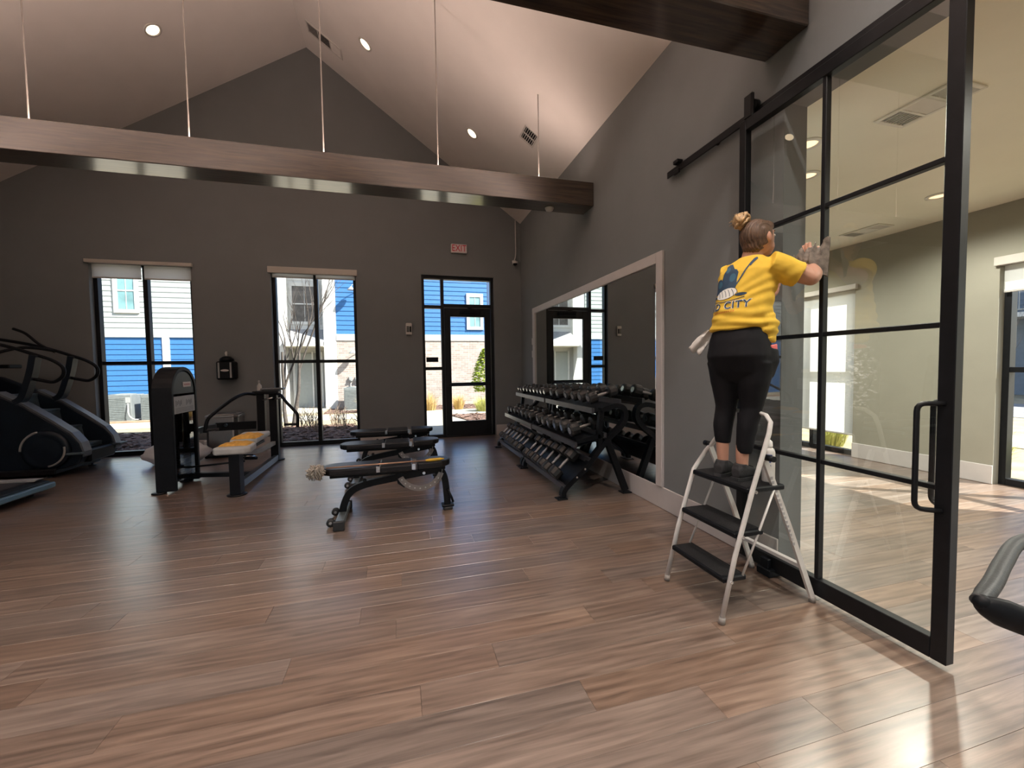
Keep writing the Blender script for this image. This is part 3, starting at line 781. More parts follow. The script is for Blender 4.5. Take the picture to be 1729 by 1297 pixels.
MB().rbox(2.262, 2.318, 2.99, 3.05, 3.028, 3.06, .004).build('end_stop', BLACKF, t2); MB().rbox(2.28, 2.30, 3.0, 3.07, 2.955, 2.99, .003).build('end_stop', BLACKF, t2)
for y in (2.262, 1.24):
    mb = MB(); mb.rbox(2.245, 2.275, y-.038, y+.038, 2.956, 3.12, .012); mb.cyl((2.276, y, 3.055), (2.318, y, 3.055), .034, 16); mb.build('roller_hanger', BLACKF, t2)
mb = MB(); mb.rbox(2.19, 2.30, 2.0, 2.10, .001, .05, .006); mb.rbox(2.20, 2.228, 2.02, 2.08, .05, .11, .004)
tag(mb.build('door_guide', BLACKP), 'small black floor guide at the foot of the glass door', 'guide')

# ================================================================== WALL DEVICES
t = thing('exit_sign', 'white exit sign with red letters above the back door', 'sign', (1.12, YB, 3.585))
MB().rbox(-.155, .155, -.05, -.002, -.085, .085, .012).build('housing', WPLAST, t)
MB().box(-.14, .14, -.0525, -.0505, -.075, .075).build('face_plate', EXITW, t)
me = text_mesh('EXIT', .155, .002, space=1.02); me.materials.append(EXITR)
o = bpy.data.objects.new('lettering', me); C.objects.link(o); o.parent = t; o.location = (0, -.055, 0); o.rotation_euler = (PI/2, 0, 0); o.scale = (.86, 1.12, 1)
t = thing('fire_alarm', 'white alarm strobe box on the back wall left of the entrance', 'alarm', (.165, YB, 2.06))
MB().rbox(-.055, .055, -.05, -.002, -.10, .115, .012).build('housing', WPLAST, t)
mb = MB()
for i in range(4): mb.rbox(-.042+.0, .005, -.056, -.049, -.05+i*.028, -.032+i*.028, .002)
mb.rbox(.012, .042, -.07, -.049, -.055, .055, .01)
mb.build('sounder_grille', BLACKP, t)
t = thing('wipes_dispenser', 'black wall dispenser for wipes between the two tall windows', 'dispenser', (-2.76, YB, 1.40))
mb = MB(); mb.rbox(-.13, .13, -.20, -.002, -.20, .10, .02); mb.build('bin', BLACKP, t, bevel=.01)
MB().lathe([(.105, 0), (.10, .04), (.06, .075), (.025, .085)], (0, -.10, .10), 20).build('lid', BLACKP, t)
MB().lathe([(.022, 0), (.018, .03), (.026, .06), (.012, .09)], (0, -.10, .175), 12).build('wipe', WPLAST, t)
mb = MB(); mb.loft([((.0, -.2015, -.05), (.06, 0, 0), (0, 0, .018), 2), ((.0, -.2035, -.05), (.058, 0, 0), (0, 0, .016), 2)], 20); mb.build('badge', WPLAST, t)
for x in (-.085, .085): MB().rbox(x-.012, x+.012, -.2035, -.20, -.17, .08, .001).build('grey_stripe', GPLAST, t)
t = thing('security_camera', 'small white dome camera on the back wall in the corner', 'camera', (2.20, YB, 3.38))
mb = MB(); mb.rbox(-.035, .035, -.03, 0, -.03, .05, .005); mb.cyl((0, -.03, .01), (0, -.09, .0), .018, 10); mb.build('bracket', WPLAST, t)
MB().lathe([(.02, .045), (.05, .035), (.055, .0), (.05, -.005)], (0, -.10, -.03), 18).build('housing', WPLAST, t)
MB().ell((0, -.10, -.035), (.042, .042, .042), 14, 8).build('lens_dome', BLACKP, t)
mb = MB(); mb.tube(smooth_path([(2.20, YB-.02, 3.42), (2.235, YB-.02, 3.55), (2.235, YB-.02, 3.9), (2.235, YB-.02, roof_z(2.235))], 5), .010, 8)
tag(mb.build('cable_conduit', WPAINT), 'thin pale conduit running down the corner to the dome camera', 'conduit')
t = thing('smoke_detector', 'white round detector under the right end of the hanging beam', 'detector', (1.82, 4.83, 3.298))
MB().lathe([(.055, 0), (.055, -.012), (.045, -.022), (.044, -.032), (.03, -.038)], n=24).build('housing', WPLAST, t)
for z, lb in ((1.80, 'upper white switch plate beside the mirror near the corner'), (1.57, 'lower white switch plate beside the mirror near the corner')):
    t = thing('switch_plate', lb, 'switch', (XR, 7.13, z), group='switch plates by the corner')
    MB().rbox(-.008, 0, -.04, .04, -.06, .06, .003).build('plate', WPLAST, t); MB().rbox(-.013, -.008, -.016, .016, -.033, .033, .002).build('rocker', WPLAST, t)

# ================================================================== OUTSIDE
GZ = -.08
def zg(y): return GZ if y < 13.7 else (GZ - .6*(y-13.7)/5.8 if y < 19.5 else GZ-.6)
ZB = GZ-.6
MB().prism([(-50, GZ), (13.7, GZ), (19.5, ZB), (80, ZB), (80, ZB-.3), (-50, ZB-.3)], 'x', -60, 8.5).build('ground', LAWN, kind='structure')
MB().box(8.5, 80, -50, 80, GZ-.3, GZ).build('ground', LAWN, kind='structure')
MB().box(-30, 12, 12.25, 13.6, GZ-.1, GZ+.02).build('sidewalk', CONC, kind='structure')
MB().prism([(-.15, 8.05), (2.0, 8.05), (2.0, 9.2), (1.25, 12.3), (-1.3, 12.3)], 'z', GZ-.1, GZ+.025).build('entrance_walk', CONC, kind='structure')
MB().prism([(-30, 14.15), (-6, 14.15), (-6, 14.32), (-30, 14.32)], 'z', zg(14.3)-.1, zg(14.15)+.06).build('kerb', mat('red_brown_kerb', (0.36, .22, .15), .9, var=.2), kind='structure')
def mulch_bed(name, poly, seed, n, label, z0=GZ):
    random.seed(seed)
    mb = MB(); mb.prism(poly, 'z', z0-.02, z0+.03)
    xs = [p[0] for p in poly]; ys = [p[1] for p in poly]
    def inside(x, y):
        c = False
        for i in range(len(poly)):
            (x1, y1), (x2, y2) = poly[i], poly[i-1]
            if (y1 > y) != (y2 > y) and x < (x2-x1)*(y-y1)/(y2-y1)+x1: c = not c
        return c
    for _ in range(n):
        x, y = random.uniform(min(xs), max(xs)), random.uniform(min(ys), max(ys))
        if not inside(x, y): continue
        M = Matrix.Translation((x, y, z0+.03+random.uniform(0, .025))) @ Matrix.Rotation(random.uniform(0, 6.28), 4, 'Z') @ Matrix.Rotation(random.uniform(-.7, .7), 4, 'X')
        l, ww = random.uniform(.03, .08), random.uniform(.012, .03)
        mb.add([M @ Vector(p) for p in ((-l, -ww, 0), (l, -ww*.6, .004), (l*.9, ww, 0), (-l*.8, ww*.8, .006))], [(0,1,2,3)])
    o = mb.build(name, MULCH); tag(o, label, 'mulch', kind='stuff')
mulch_bed('mulch_bed', [(-9, 8.06), (-.2, 8.06), (-1.2, 11.0), (-9, 11.2)], 3, 6500, 'bark mulch in the shade outside the tall windows')
mulch_bed('mulch_bed', [(2.05, 8.06), (7, 8.06), (7, 12.2), (1.35, 12.2), (2.05, 9.2)], 4, 2500, 'bark mulch beside the entrance walk')
mulch_bed('mulch_bed', [(-3.4, 19.9), (-1.2, 20.1), (7, 19.6), (7, 22.0), (-3.4, 22.0)], 5, 2500, 'reddish bark mulch along the foot of the brick wing', ZB)

# apartment building across the walk
FY = 22.3
bld = thing('apartment_building', 'blue and pale grey sided apartment building with a brick base', 'building')
def laps(name, m, y, x0, x1, z0, z1, pitch=.19, parent=bld, axis='y'):
    mb = MB(); z = z0
    while z < z1-.01:
        zt = min(z+pitch, z1)
        if axis == 'y':
            mb.add([(x0, y-.026, z), (x1, y-.026, z), (x1, y-.004, zt), (x0, y-.004, zt), (x0, y-.0, z), (x1, y-.0, z)], [(0,1,2,3), (4,5,1,0)])
        else:
            mb.add([(y-.026, x0, z), (y-.026, x1, z), (y-.004, x1, zt), (y-.004, x0, zt), (y, x0, z), (y, x1, z)], [(0,1,2,3), (4,5,1,0)])
        z = zt
    o = mb.build(name, m, parent); o['kind'] = 'stuff'
    return o
H = 8.6
# massing: the left wing and the entry stand back behind the brick wing
LY, EY = 22.5, 23.5
kl, ke, kb = LY/18, EY/18, FY/18
def zl(z, k): return 1.35 + (z-1.35)*k
H = 10.4
MB().box(-21, -4.60*kl, LY, LY+8, ZB, H).build('wall', SIDE_WHITE, bld)
MB().box(-4.60*kl, -2.9*kb, EY, LY+8, ZB, H).build('wall', SIDE_WHITE, bld)
MB().box(-2.90*kb, 4.1*kb, FY, LY+8, ZB, H).build('wall', SIDE_WHITE, bld)
zb = zl(2.60, kl)
laps('blue_siding', SIDE_BLUE, LY, -20.8, -4.72*kl, ZB, zb, .235)
laps('grey_siding', SIDE_GREY, LY, -20.8, -4.72*kl, zb+.2, H, .235)
z25, z27 = zl(2.50, kb), zl(2.76, kb)
laps('blue_siding', SIDE_BLUE, FY, -2.48*kb, 3.78*kb, z27, H, .235)
MB().box(-2.50*kb, 3.8*kb, FY-.05, FY, ZB, z25).build('brick_facing', BRICK, bld)
MB().rbox(-21, -4.6*kl, LY-.07, LY, zb, zb+.2, .005).build('trim_board', EXTWHITE, bld)
MB().rbox(-2.49*kb, 4.0*kb, FY-.09, FY, z25, z27, .005).build('trim_board', EXTWHITE, bld)
MB().rbox(-4.74*kl, -4.36*kl, LY-.08, LY+.5, ZB, H, .01).build('corner_board', EXTWHITE, bld)
MB().rbox(-2.96*kb, -2.49*kb, FY-.07, FY+.3, ZB, H, .01).build('corner_board', EXTWHITE, bld)
MB().rbox(3.98*kb, 4.30*kb, FY-.08, FY+.1, ZB, H, .01).build('corner_board', EXTWHITE, bld)
MB().rbox(3.80*kb, 3.98*kb, FY-.03, FY, z25, H, .003).build('downspout', mat('downspout_blue', (.04, .09, .2), .5, var=.05), bld)
MB().rbox(-8.45*kl, -8.22*kl, LY-.06, LY, ZB, zb, .005).build('batten', EXTWHITE, bld)
laps('white_siding', EXTWHITE, EY, -4.36*ke, -2.9*kb, zl(2.85, ke), H, .22)
laps('white_siding', EXTWHITE, EY, -3.05*ke, -2.9*kb, ZB, zl(2.3, ke), .22)
MB().box(-4.05*ke, -3.08*ke, EY-.02, EY+.02, ZB+.03, zl(2.0, ke)).build('breezeway_back', mat('breezeway_shade_grey', (.22, .23, .22), .8, var=.05), bld)  # flat grey sheet on the wall; its colour carries the opening's shade
for (xa, xb_) in ((-4.12, -4.03), (-3.42, -3.36), (-3.12, -3.02)):
    MB().rbox(xa*ke, xb_*ke, EY-.12, EY-.03, ZB, zl(2.05, ke), .005).build('door_post', EXTWHITE, bld)
laps('entry_siding', mat('soft_grey_siding', (.30, .32, .31), .7, var=.03), EY-.03, -4.03*ke, -3.42*ke, ZB+.05, zl(2.0, ke), .2)
cz0, cz1 = zl(2.46, ke*.95), zl(2.95, ke)
MB().prism([(EY-1.4, cz0), (EY, cz1), (EY, cz1-.08), (EY-1.4, cz0-.08)], 'x', -4.36*kl, -2.96*kb).build('canopy_roof', SHINGLE, bld)
MB().rbox(-4.36*kl, -2.96*kb, EY-1.43, EY-1.38, cz0-.24, cz0, .003).build('canopy_fascia', EXTWHITE, bld)
MB().box(-4.36*kl, -2.96*kb, EY-1.38, EY, cz0-.27, cz0-.23).build('canopy_soffit', mat('soffit_cream', (.5, .48, .42), .7, var=.03), bld)
MB().box(-4.36*kl, -2.96*kb, LY-2.2, EY, ZB, ZB+.05).build('entry_slab', CONC, bld)
def far_window(x0, x1, z0, z1, y=FY, split='h', trim=.16, pane=EXTGLASS, label='window'):
    f = MB(); f.rbox(x0-trim, x1+trim, y-.08, y-.02, z1, z1+trim*1.2, .004); f.rbox(x0-trim, x1+trim, y-.08, y-.02, z0-trim, z0, .004)
    f.rbox(x0-trim, x0, y-.08, y-.02, z0, z1, .004); f.rbox(x1, x1+trim, y-.08, y-.02, z0, z1, .004)
    zm = (z0+z1)/2
    f.rbox(x0, x1, y-.065, y-.03, zm-.03, zm+.03, .003); xm = (x0+x1)/2; f.rbox(xm-.012, xm+.012, y-.06, y-.03, z0, z1, .002)
    w = f.build('window', EXTWHITE, bld)
    for (a, b) in ((z0, zm-.03), (zm+.03, z1)):
        MB().box(x0, x1, y-.045, y-.03, a, b).build('pane', pane, w)
far_window(-9.72*kl, -9.22*kl, zl(3.60, kl), zl(4.95, kl), LY)
far_window(2.98*kb, 3.46*kb, zl(3.12, kb), zl(4.42, kb))
far_window(-13.2*kl, -12.6*kl, zl(3.60, kl), zl(4.95, kl), LY)
far_window(-4.06*ke, -3.18*ke, zl(3.25, ke), zl(4.64, ke), EY, pane=EXTDARK)
# wall lamps of the building
for z in (zl(4.55, kb), zl(2.02, kb)):
    x = -1.62*kb
    L_ = MB().tube(smooth_path([(x, FY-.05, z), (x, FY-.25, z+.22), (x-.2, FY-.40, z+.22), (x-.27, FY-.42, z+.08)], 4), .018, 6).build('gooseneck_lamp', GPLAST, bld)
    MB().lathe([(.03, .10), (.06, .06), (.19, -.06), (.195, -.08)], (x-.27, FY-.42, z+.02), 14).build('lamp_shade', mat('galvanised_shade', (.3, .32, .34), .5, var=.1), L_)
for x in (-2.46, -2.16, -1.86):
    zc = zl(.93, kb)
    mb = MB(); mb.rbox(x-.08, x+.08, FY-.16, FY-.05, zc-.12, zc+.12, .01); mb.lathe([(.06, 0), (.06, .06), (.05, .08)], (x, FY-.2, zc), 12, 'y'); mb.tube([(x, FY-.1, zc-.1), (x, FY-.1, zc-.8)], .02, 6)
    mb.build('electric_meter', GPLAST, bld)
# condensers
def condenser(x, y, label, w=1.0, h=1.12, d=.9):
    t = thing('air_conditioner', label, 'air conditioner', (x, y, zg(y)), group='condensers outside the building')
    MB().rbox(-w/2-.06, w/2+.06, -.06, d+.06, 0, .06, .01).build('pad', CONC, t)
    MB().rbox(-w/2, w/2, 0, d, .06, h, .015).build('cabinet', ACMET, t)
    mb = MB()
    for i in range(14): mb.box(-w/2+.05, w/2-.22, -.012, .002, .12+i*(h-.2)/14, .12+(i+.55)*(h-.2)/14)
    mb.build('grille', ACDARK, t)
    MB().rbox(w/2-.19, w/2-.03, -.012, 0, h-.32, h-.1, .003).build('access_panel', GPLAST, t)
    mb = MB(); mb.tube(smooth_path([(w/2-.1, -.02, h-.35), (w/2-.02, -.12, .3), (w/2+.15, .1, .12), (w/2+.2, d, .3)], 4), .02, 6); mb.build('conduit', WPLAST, t)
    MB().lathe([(w*.42, 0), (w*.42, .02), (.1, .04)], (0, d/2, h), 20).build('fan_guard', ACDARK, t)
    return t
condenser(-10.85, 19.6, 'leftmost grey outdoor condenser seen through the far left window')
condenser(-9.55, 19.6, 'second grey outdoor condenser from the left, its pipes hanging loose')
condenser(-8.25, 19.6, 'grey outdoor condenser just right of the weight tower top')
condenser(-2.15, 21.0, 'grey outdoor condenser below the electric meters on the brick wing')

# bare multi-stem tree
def bare_tree(name, base, h, seed, label, stems, r0=.05, cat='tree', dens=3):
    random.seed(seed); mb = MB(); cnt = [0]
    def branch(p, d, L, r, depth):
        n = 4; pts = [p]; rs = [r]
        dd = d.copy()
        for i in range(n):
            dd = (dd + Vector((random.uniform(-.12,.12), random.uniform(-.12,.12), random.uniform(-.02,.10)))).normalized()
            pts.append(pts[-1] + dd*L/n); rs.append(r*(1-.42*(i+1)/n))
        mb.tube(pts, rs, 6 if depth > 1 else 4, cap=False)
        cnt[0] += 1
        if depth == 0: return
        for k in range(dens if depth < 4 else 2):
            i = random.randint(2, n); a = random.uniform(0, 6.28); sp = random.uniform(.28, .62)
            o = Vector((math.cos(a), math.sin(a), 0)); nd = (dd + o*sp + Vector((0,0,.15))).normalized()
            branch(pts[i], nd, L*random.uniform(.55, .8), rs[i]*.72, depth-1)
    for (dx, dy, lx, ly) in stems:
        branch(Vector((dx, dy, 0)), Vector((lx, ly, 1)).normalized(), h*.38, r0, 4)
    o = mb.build(name, BARK); o.location = base
    return tag(o, label, cat)
bare_tree('bare_tree', (-2.72, 10.95, GZ), 4.9, 11, 'leafless multi-stemmed tree outside the middle window', [(-.12, 0, -.10, .05), (.16, .05, .22, .0), (.0, .1, -.02, -.12)])
def twig_shrub(x, y, seed, label, group, m=TWIG, h=.5, n=16, y_leaf=None, name='bare_shrub'):
    random.seed(seed); mb = MB()
    for i in range(n):
        a = random.uniform(0, 6.28); sp = random.uniform(.1, .6)
        p = Vector((random.uniform(-.1,.1), random.uniform(-.1,.1), 0)); d = Vector((math.cos(a)*sp, math.sin(a)*sp, 1)).normalized()
        pts = [p]
        for k in range(3):
            d = (d+Vector((random.uniform(-.25,.25), random.uniform(-.25,.25), .05))).normalized(); pts.append(pts[-1]+d*h/3*random.uniform(.7,1.2))
        mb.tube(pts, [.007, .006, .005, .003], 4, cap=False)
        for k in range(3):
            q = pts[random.randint(1,3)]; e = (d+Vector((random.uniform(-.8,.8), random.uniform(-.8,.8), .1))).normalized()
            mb.tube([q, q+e*h*.25], [.004, .002], 3, cap=False)
    o = mb.build(name, m); o.location = (x, y, GZ); return tag(o, label, 'shrub', group)
for i, (x, y) in enumerate([(-1.95, 10.1), (-1.35, 10.3), (-.85, 9.9), (-2.2, 10.6), (-1.6, 10.9)]):
    twig_shrub(x, y, 20+i, ['bare twiggy shrub just right of the tree stems outside', 'bare twiggy shrub behind the middle window mullion', 'bare twiggy shrub at the right edge of the middle window', 'small bare shrub at the foot of the leafless tree', 'farther bare shrub at the edge of the shaded mulch'][i], 'bare shrubs outside the middle window')
def grass_clump(x, y, seed, label, m, h=.55, r=.3, n=260, name='grass_clump', group=None, z=None):
    random.seed(seed); mb = MB()
    for i in range(n):
        a = random.uniform(0, 6.28); rr = r*.42*math.sqrt(random.random()); sp = random.uniform(.05, 1.0)**.8; 
        p = Vector((rr*math.cos(a), rr*math.sin(a), 0)); dr = Vector((math.cos(a), math.sin(a), 0)); hh = h*random.uniform(.45, 1.12)
        q1 = p + dr*sp*hh*.25 + Vector((0,0,hh*.6)); q2 = p + dr*sp*hh*.75 + Vector((0,0,hh*(1-.25*sp)))
        sd = Vector((-dr.y, dr.x, 0))*.008
        mb.add([p-sd, p+sd, q1+sd*.8, q1-sd*.8, q2], [(0,1,2,3), (3,2,4)])
    o = mb.build(name, m); o.location = (x, y, zg(y) if x < 6.5 else GZ); return tag(o, label, 'grass', group)
grass_clump(-1.55, 19.9, 31, 'straw-coloured grass clump in front of the brick wing condenser', GRASSD, .8, .55, group='ornamental grasses outside')
grass_clump(1.02, 16.0, 32, 'straw-coloured grass clump behind the sidelight', GRASSD, .8, .55, group='ornamental grasses outside')
grass_clump(2.18, 16.2, 33, 'small pale grass clump beside the door stile outside', GRASSD, .7, .4, group='ornamental grasses outside')
grass_clump(2.55, 12.9, 34, 'broad yellow-green grass clump under the cone shrub', GRASSG, .55, .6, 320, group='ornamental grasses outside')
grass_clump(-12.3, 19.2, 35, 'dry grass clump left of the condensers', GRASSD, .75, .6, group='ornamental grasses outside')
grass_clump(-6.9, 19.5, 36, 'dry orange grass clump behind the weight tower', GRASSD, .95, .7, group='ornamental grasses outside')
def leafy(name, base, prof, n, seed, label, m=LEAFY, ls=.07):
    random.seed(seed); t = thing(name, label, 'shrub', base)
    mb = MB(); mb.tube([(0,0,0), (0.02,0,.5), (0,0,prof[-1][1]*.9)], [.045,.04,.01], 8); mb.build('trunk', BARK, t)
    mb = MB()
    for i in range(n):
        k = random.random(); z = prof[0][1] + k*(prof[-1][1]-prof[0][1])
        for j in range(len(prof)-1):
            if prof[j][1] <= z <= prof[j+1][1]:
                u = (z-prof[j][1])/(prof[j+1][1]-prof[j][1]); R = prof[j][0]*(1-u)+prof[j+1][0]*u
        a = random.uniform(0, 6.28); rr = R*math.sqrt(random.uniform(.25, 1))
        c = Vector((rr*math.cos(a), rr*math.sin(a), z)); M = Matrix.Translation(c) @ Matrix.Rotation(random.uniform(0,6.28), 4, 'Z') @ Matrix.Rotation(random.uniform(-1.2,1.2), 4, 'X')
        s_ = ls*random.uniform(.6, 1.2)
        mb.add([M @ Vector(p) for p in ((-s_,0,0), (0,-s_*.5,.01), (s_,0,0), (0,s_*.5,.01))], [(0,1,2,3)])
    mb.build('foliage', m, t); return t
leafy('cone_shrub', (2.98, 14.45, zg(14.45)), [(.42, .62), (.58, 1.0), (.40, 1.6), (.12, 2.15)], 1900, 41, 'yellow-green cone-shaped shrub outside the entrance')

# view from the studio windows: lawn, far house with balconies, grasses
MB().box(9.5, 11.0, -20, 40, GZ-.1, GZ+.015).build('studio_sidewalk', CONC, kind='structure')
MB().box(14.5, 19, -30, 60, GZ-.1, GZ+.01).build('road', ASPH, kind='structure')
hb = thing('far_house', 'blue-grey apartment house with railings across the lawn', 'building')
HX = 24.0
BLU2 = mat('slate_blue_siding', (.115, .145, .19), .7, var=.05)
MB().box(HX, HX+8, 4, 26, GZ, 3.1).build('wall', BLU2, hb); MB().box(HX+.0, HX+8, 4, 26, 3.1, 7).build('upper_wall', BLU2, hb)
laps('siding', BLU2, HX, 4, 26, GZ, 7, .2, hb, 'x')
MB().prism([(HX-.6, 7), (HX+4, 9.2), (HX+8.6, 7), (HX+8.6, 6.8), (HX-.6, 6.8)], 'y', 3.5, 26.5).build('roof', SHINGLE, hb)
for i in range(7):
    y = 5.2 + i*3
    for z0 in (.6, 3.6):
        mb = MB()
        for (a, b, c, d) in ((y-.12, y+1.12, z0-.12, z0), (y-.12, y+1.12, z0+1.5, z0+1.64), (y-.12, y, z0, z0+1.5), (y+1, y+1.12, z0, z0+1.5), (y, y+1, z0+.73, z0+.78)): mb.rbox(HX-.09, HX-.03, a, b, c, d, .004)
        wd = mb.build('window', EXTWHITE, hb); MB().box(HX-.06, HX-.035, y, y+1, z0, z0+1.5).build('pane', mat('dark_far_pane', (.06, .07, .08), .1, spec=.8, var=.3), wd)
mb = MB(); mb.box(HX-1.5, HX, 4.5, 25.5, 2.95, 3.12); mb.build('balcony_deck', EXTWHITE, hb)
mb = MB(); mb.rbox(HX-1.5, HX-1.44, 4.5, 25.5, 4.08, 4.14, .004); mb.rbox(HX-1.5, HX-1.44, 4.5, 25.5, 3.2, 3.25, .004)
for i in range(105): mb.box(HX-1.49, HX-1.46, 4.55+i*.2, 4.575+i*.2, 3.2, 4.1)
mb.build('railing', GPLAST, hb)
MB().rbox(HX-.05, HX, 4, 26, 3.0, 3.2, .01).build('trim_board', EXTWHITE, hb)
for i, y in enumerate((1.55, 2.5, 3.45, 4.4, 5.35, 6.3, -.5)):
    grass_clump(7.1, y, 50+i, ['yellow-green grass clump outside the right window, nearest the left frame', 'yellow-green grass clump outside the right window at the picture edge', 'grass clump hidden by the studio pier', 'grass clump left of the lowered shade', 'grass clump below the middle of the lowered shade', 'grass clump far left below the lowered shade', 'grass clump outside the next studio window'][i] if i != 0 else 'yellow-green grass clump low in the window at the right picture edge', GRASSG, .55, .5, 420, group='grasses along the studio wall')
bare_tree('bare_sapling', (13.5, 6.15, GZ), 3.6, 71, 'thin leafless sapling on the lawn outside the right window', [(0, 0, .05, .05)], .03, 'tree')

# ================================================================== DUMBBELL RACKS
def dumbbell(L, R):
    """axis along local X, centred at origin"""
    t = thing('dumbbell', '', 'dumbbell')
    hl = L*.30
    for s in (-1, 1):
        mb = MB()
        prof = [(R*.62, s*(L/2-hl)), (R*.97, s*(L/2-hl+.012)), (R*1.0, s*(L/2-hl*.5)), (R*.97, s*(L/2-.018)), (R*.84, s*(L/2-.004)), (R*.5, s*(L/2))]
        mb.lathe(prof, n=12, axis='x'); mb.sm = [False]*len(mb.sm)
        h = mb.build('head', URETH, t)
        MB().lathe([(R*.48, s*(L/2)), (R*.44, s*(L/2+.0015))], n=12, axis='x').build('end_plate', CHROME, h)
    MB().lathe([(.0165, -L/2+hl), (.015, -L*.12), (.0185, 0), (.015, L*.12), (.0165, L/2-hl)], n=10, axis='x').build('handle', KNURL, t)
    return t
ORD = ['first', 'second', 'third', 'fourth', 'fifth', 'sixth', 'seventh', 'eighth', 'ninth', 'tenth', 'eleventh', 'twelfth', 'thirteenth', 'fourteenth', 'fifteenth', 'sixteenth']
def rack(y0, y1, label):
    t = thing('dumbbell_rack', label, 'rack', (0, 0, 0), group='dumbbell racks along the mirror')
    for ye in (y0+.03, y1-.03):
        s = 1
        mb = MB()
        mb._rt(smooth_path([(1.555, ye, .03), (1.565, ye, .085), (1.63, ye, .155), (1.79, ye, .29), (1.93, ye, .445), (2.06, ye, .585), (2.20, ye, .70), (2.262, ye, .80), (2.235, ye, .90), (2.13, ye, .925), (1.98, ye, .885)], 4), .05, .07, (0, 1, 0), False)
        mb.build('curved_upright', BLACKM, t)
        MB()._rt([(2.04, ye, .60), (2.15, ye, .32), (2.265, ye, .03)], .06, .055, (0, 1, 0), False).build('rear_leg', BLACKM, t)
        MB()._rt([(1.97, ye, .50), (1.965, ye, .66), (1.99, ye, .88)], .05, .05, (0, 1, 0), False).build('post', BLACKM, t)
        MB()._rt([(1.72, ye, .575), (1.97, ye, .62)], .04, .05, (0, 1, 0), False).build('shelf_arm', BLACKM, t)
        for x in (1.535, 2.26):
            mb = MB(); mb.rbox(x-.05, x+.06, ye-.05, ye+.05, .001, .012, .003); mb.cyl((x-.03, ye-.03, .012), (x-.03, ye-.03, .022), .01, 8); mb.build('foot_plate', BLACKM, t)
        for (x, z) in ((1.79, .292), (1.70, .215)):
            MB().cyl((x, ye-.026, z), (x, ye-.036, z), .011, 8).build('bolt', CHROME, t)
    def shelf(xf, zf, xb, zb):
        d = Vector((xb-xf, 0, zb-zf)).normalized(); n = Vector((-d.z, 0, d.x))
        for a in (0.0, 1.0):
            p = Vector((xf, 0, zf))*(1-a) + Vector((xb, 0, zb))*a
            MB()._rt([(p.x, y0, p.z), (p.x, y1, p.z)], .03, .055, (0, 0, 1), False).build('shelf_rail', mat('rail_grey', (.10, .10, .11), .35, metal=.6, var=.1), t)
        mb = MB(); P = [Vector((xf, y0, zf))-n*.02, Vector((xf, y1, zf))-n*.02, Vector((xb, y1, zb))-n*.02, Vector((xb, y0, zb))-n*.02]
        mb.add([*P, *[q-n*.006 for q in P]], [(0,1,2,3), (7,6,5,4), (0,4,5,1), (1,5,6,2), (2,6,7,3), (3,7,4,0)])
        mb.build('shelf_tray', BLACKM, t)
    shelf(1.885, .885, 2.19, .965); shelf(1.69, .545, 2.02, .625); shelf(1.575, .115, 1.845, .375)
    return t
rack(3.80, 5.19, 'near black three-tier dumbbell rack with the larger dumbbells')
rack(5.24, 6.66, 'far black three-tier dumbbell rack by the corner with the small dumbbells')
db_cache = {}
def kids_of(o):
    return [c for c in o.children]
def place_db(sz, loc, pitch, label, group):
    if sz not in db_cache:
        r = dumbbell(*sz); db_cache[sz] = (r, True)
    r, first = db_cache[sz]
    if first:
        db_cache[sz] = (r, False)
        src_kids = [c for c in r.children]
    else:
        n = r.copy(); C.objects.link(n)
        for c in r.children:
            c1 = c.copy(); C.objects.link(c1); c1.parent = n
            for g in c.children:
                g1 = g.copy(); C.objects.link(g1); g1.parent = c1
        r = n
    r.location = loc; r.rotation_euler = (0, pitch, random.uniform(-.05, .05)); r['label'] = label; r['group'] = group
random.seed(5)
def sizes(k, n, small=(.20, .038), big=(.36, .074)):
    q = k/(n-1)
    q = round(q*5)/5
    return (round(small[0]*(1-q)+big[0]*q, 3), round(small[1]*(1-q)+big[1]*q, 4))
topY = [3.95, 4.16, 4.36, 4.57, 4.84, 5.06, 5.32, 5.47, 5.62, 5.78, 5.95, 6.12, 6.30, 6.46, 6.60]
for i, y in enumerate(topY):
    sz = sizes(len(topY)-1-i, len(topY), (.18, .042), (.34, .068))
    xc = 1.90 + sz[0]/2*.95
    place_db(sz, (xc, y, .895 + (xc-1.885)*.262 + sz[1] + .030), -.256, f'dark round-headed dumbbell, {ORD[i]} from the near end of the top shelf', 'dumbbells on the top shelf')
midY = [3.98, 4.20, 4.42, 4.64, 4.84, 5.04, 5.36, 5.56, 5.76, 5.96, 6.16, 6.36, 6.54]
for i, y in enumerate(midY):
    sz = sizes(len(midY)-1-i, len(midY), (.23, .050), (.36, .078))
    xc = 1.71 + sz[0]/2*.9
    place_db(sz, (xc, y, .555 + (xc-1.69)*.243 + sz[1] + .030), -.238, f'dark round-headed dumbbell, {ORD[i]} from the near end of the middle shelf', 'dumbbells on the middle shelf')
lowY = [4.0, 4.21, 4.42, 4.63, 4.84, 5.04, 5.38, 5.57, 5.76, 5.95, 6.14, 6.33, 6.52]
aa = math.atan2(.26, .27)
for i, y in enumerate(lowY):
    sz = sizes(len(lowY)-1-i, len(lowY), (.28, .050), (.36, .074))
    c = Vector((1.71, y, .245)) + Vector((-math.sin(aa), 0, math.cos(aa)))*(sz[1]+.026)
    place_db(sz, c, -aa, f'black dumbbell with bright handle, {ORD[i]} from the near end of the slanted bottom tier', 'dumbbells on the bottom tier')

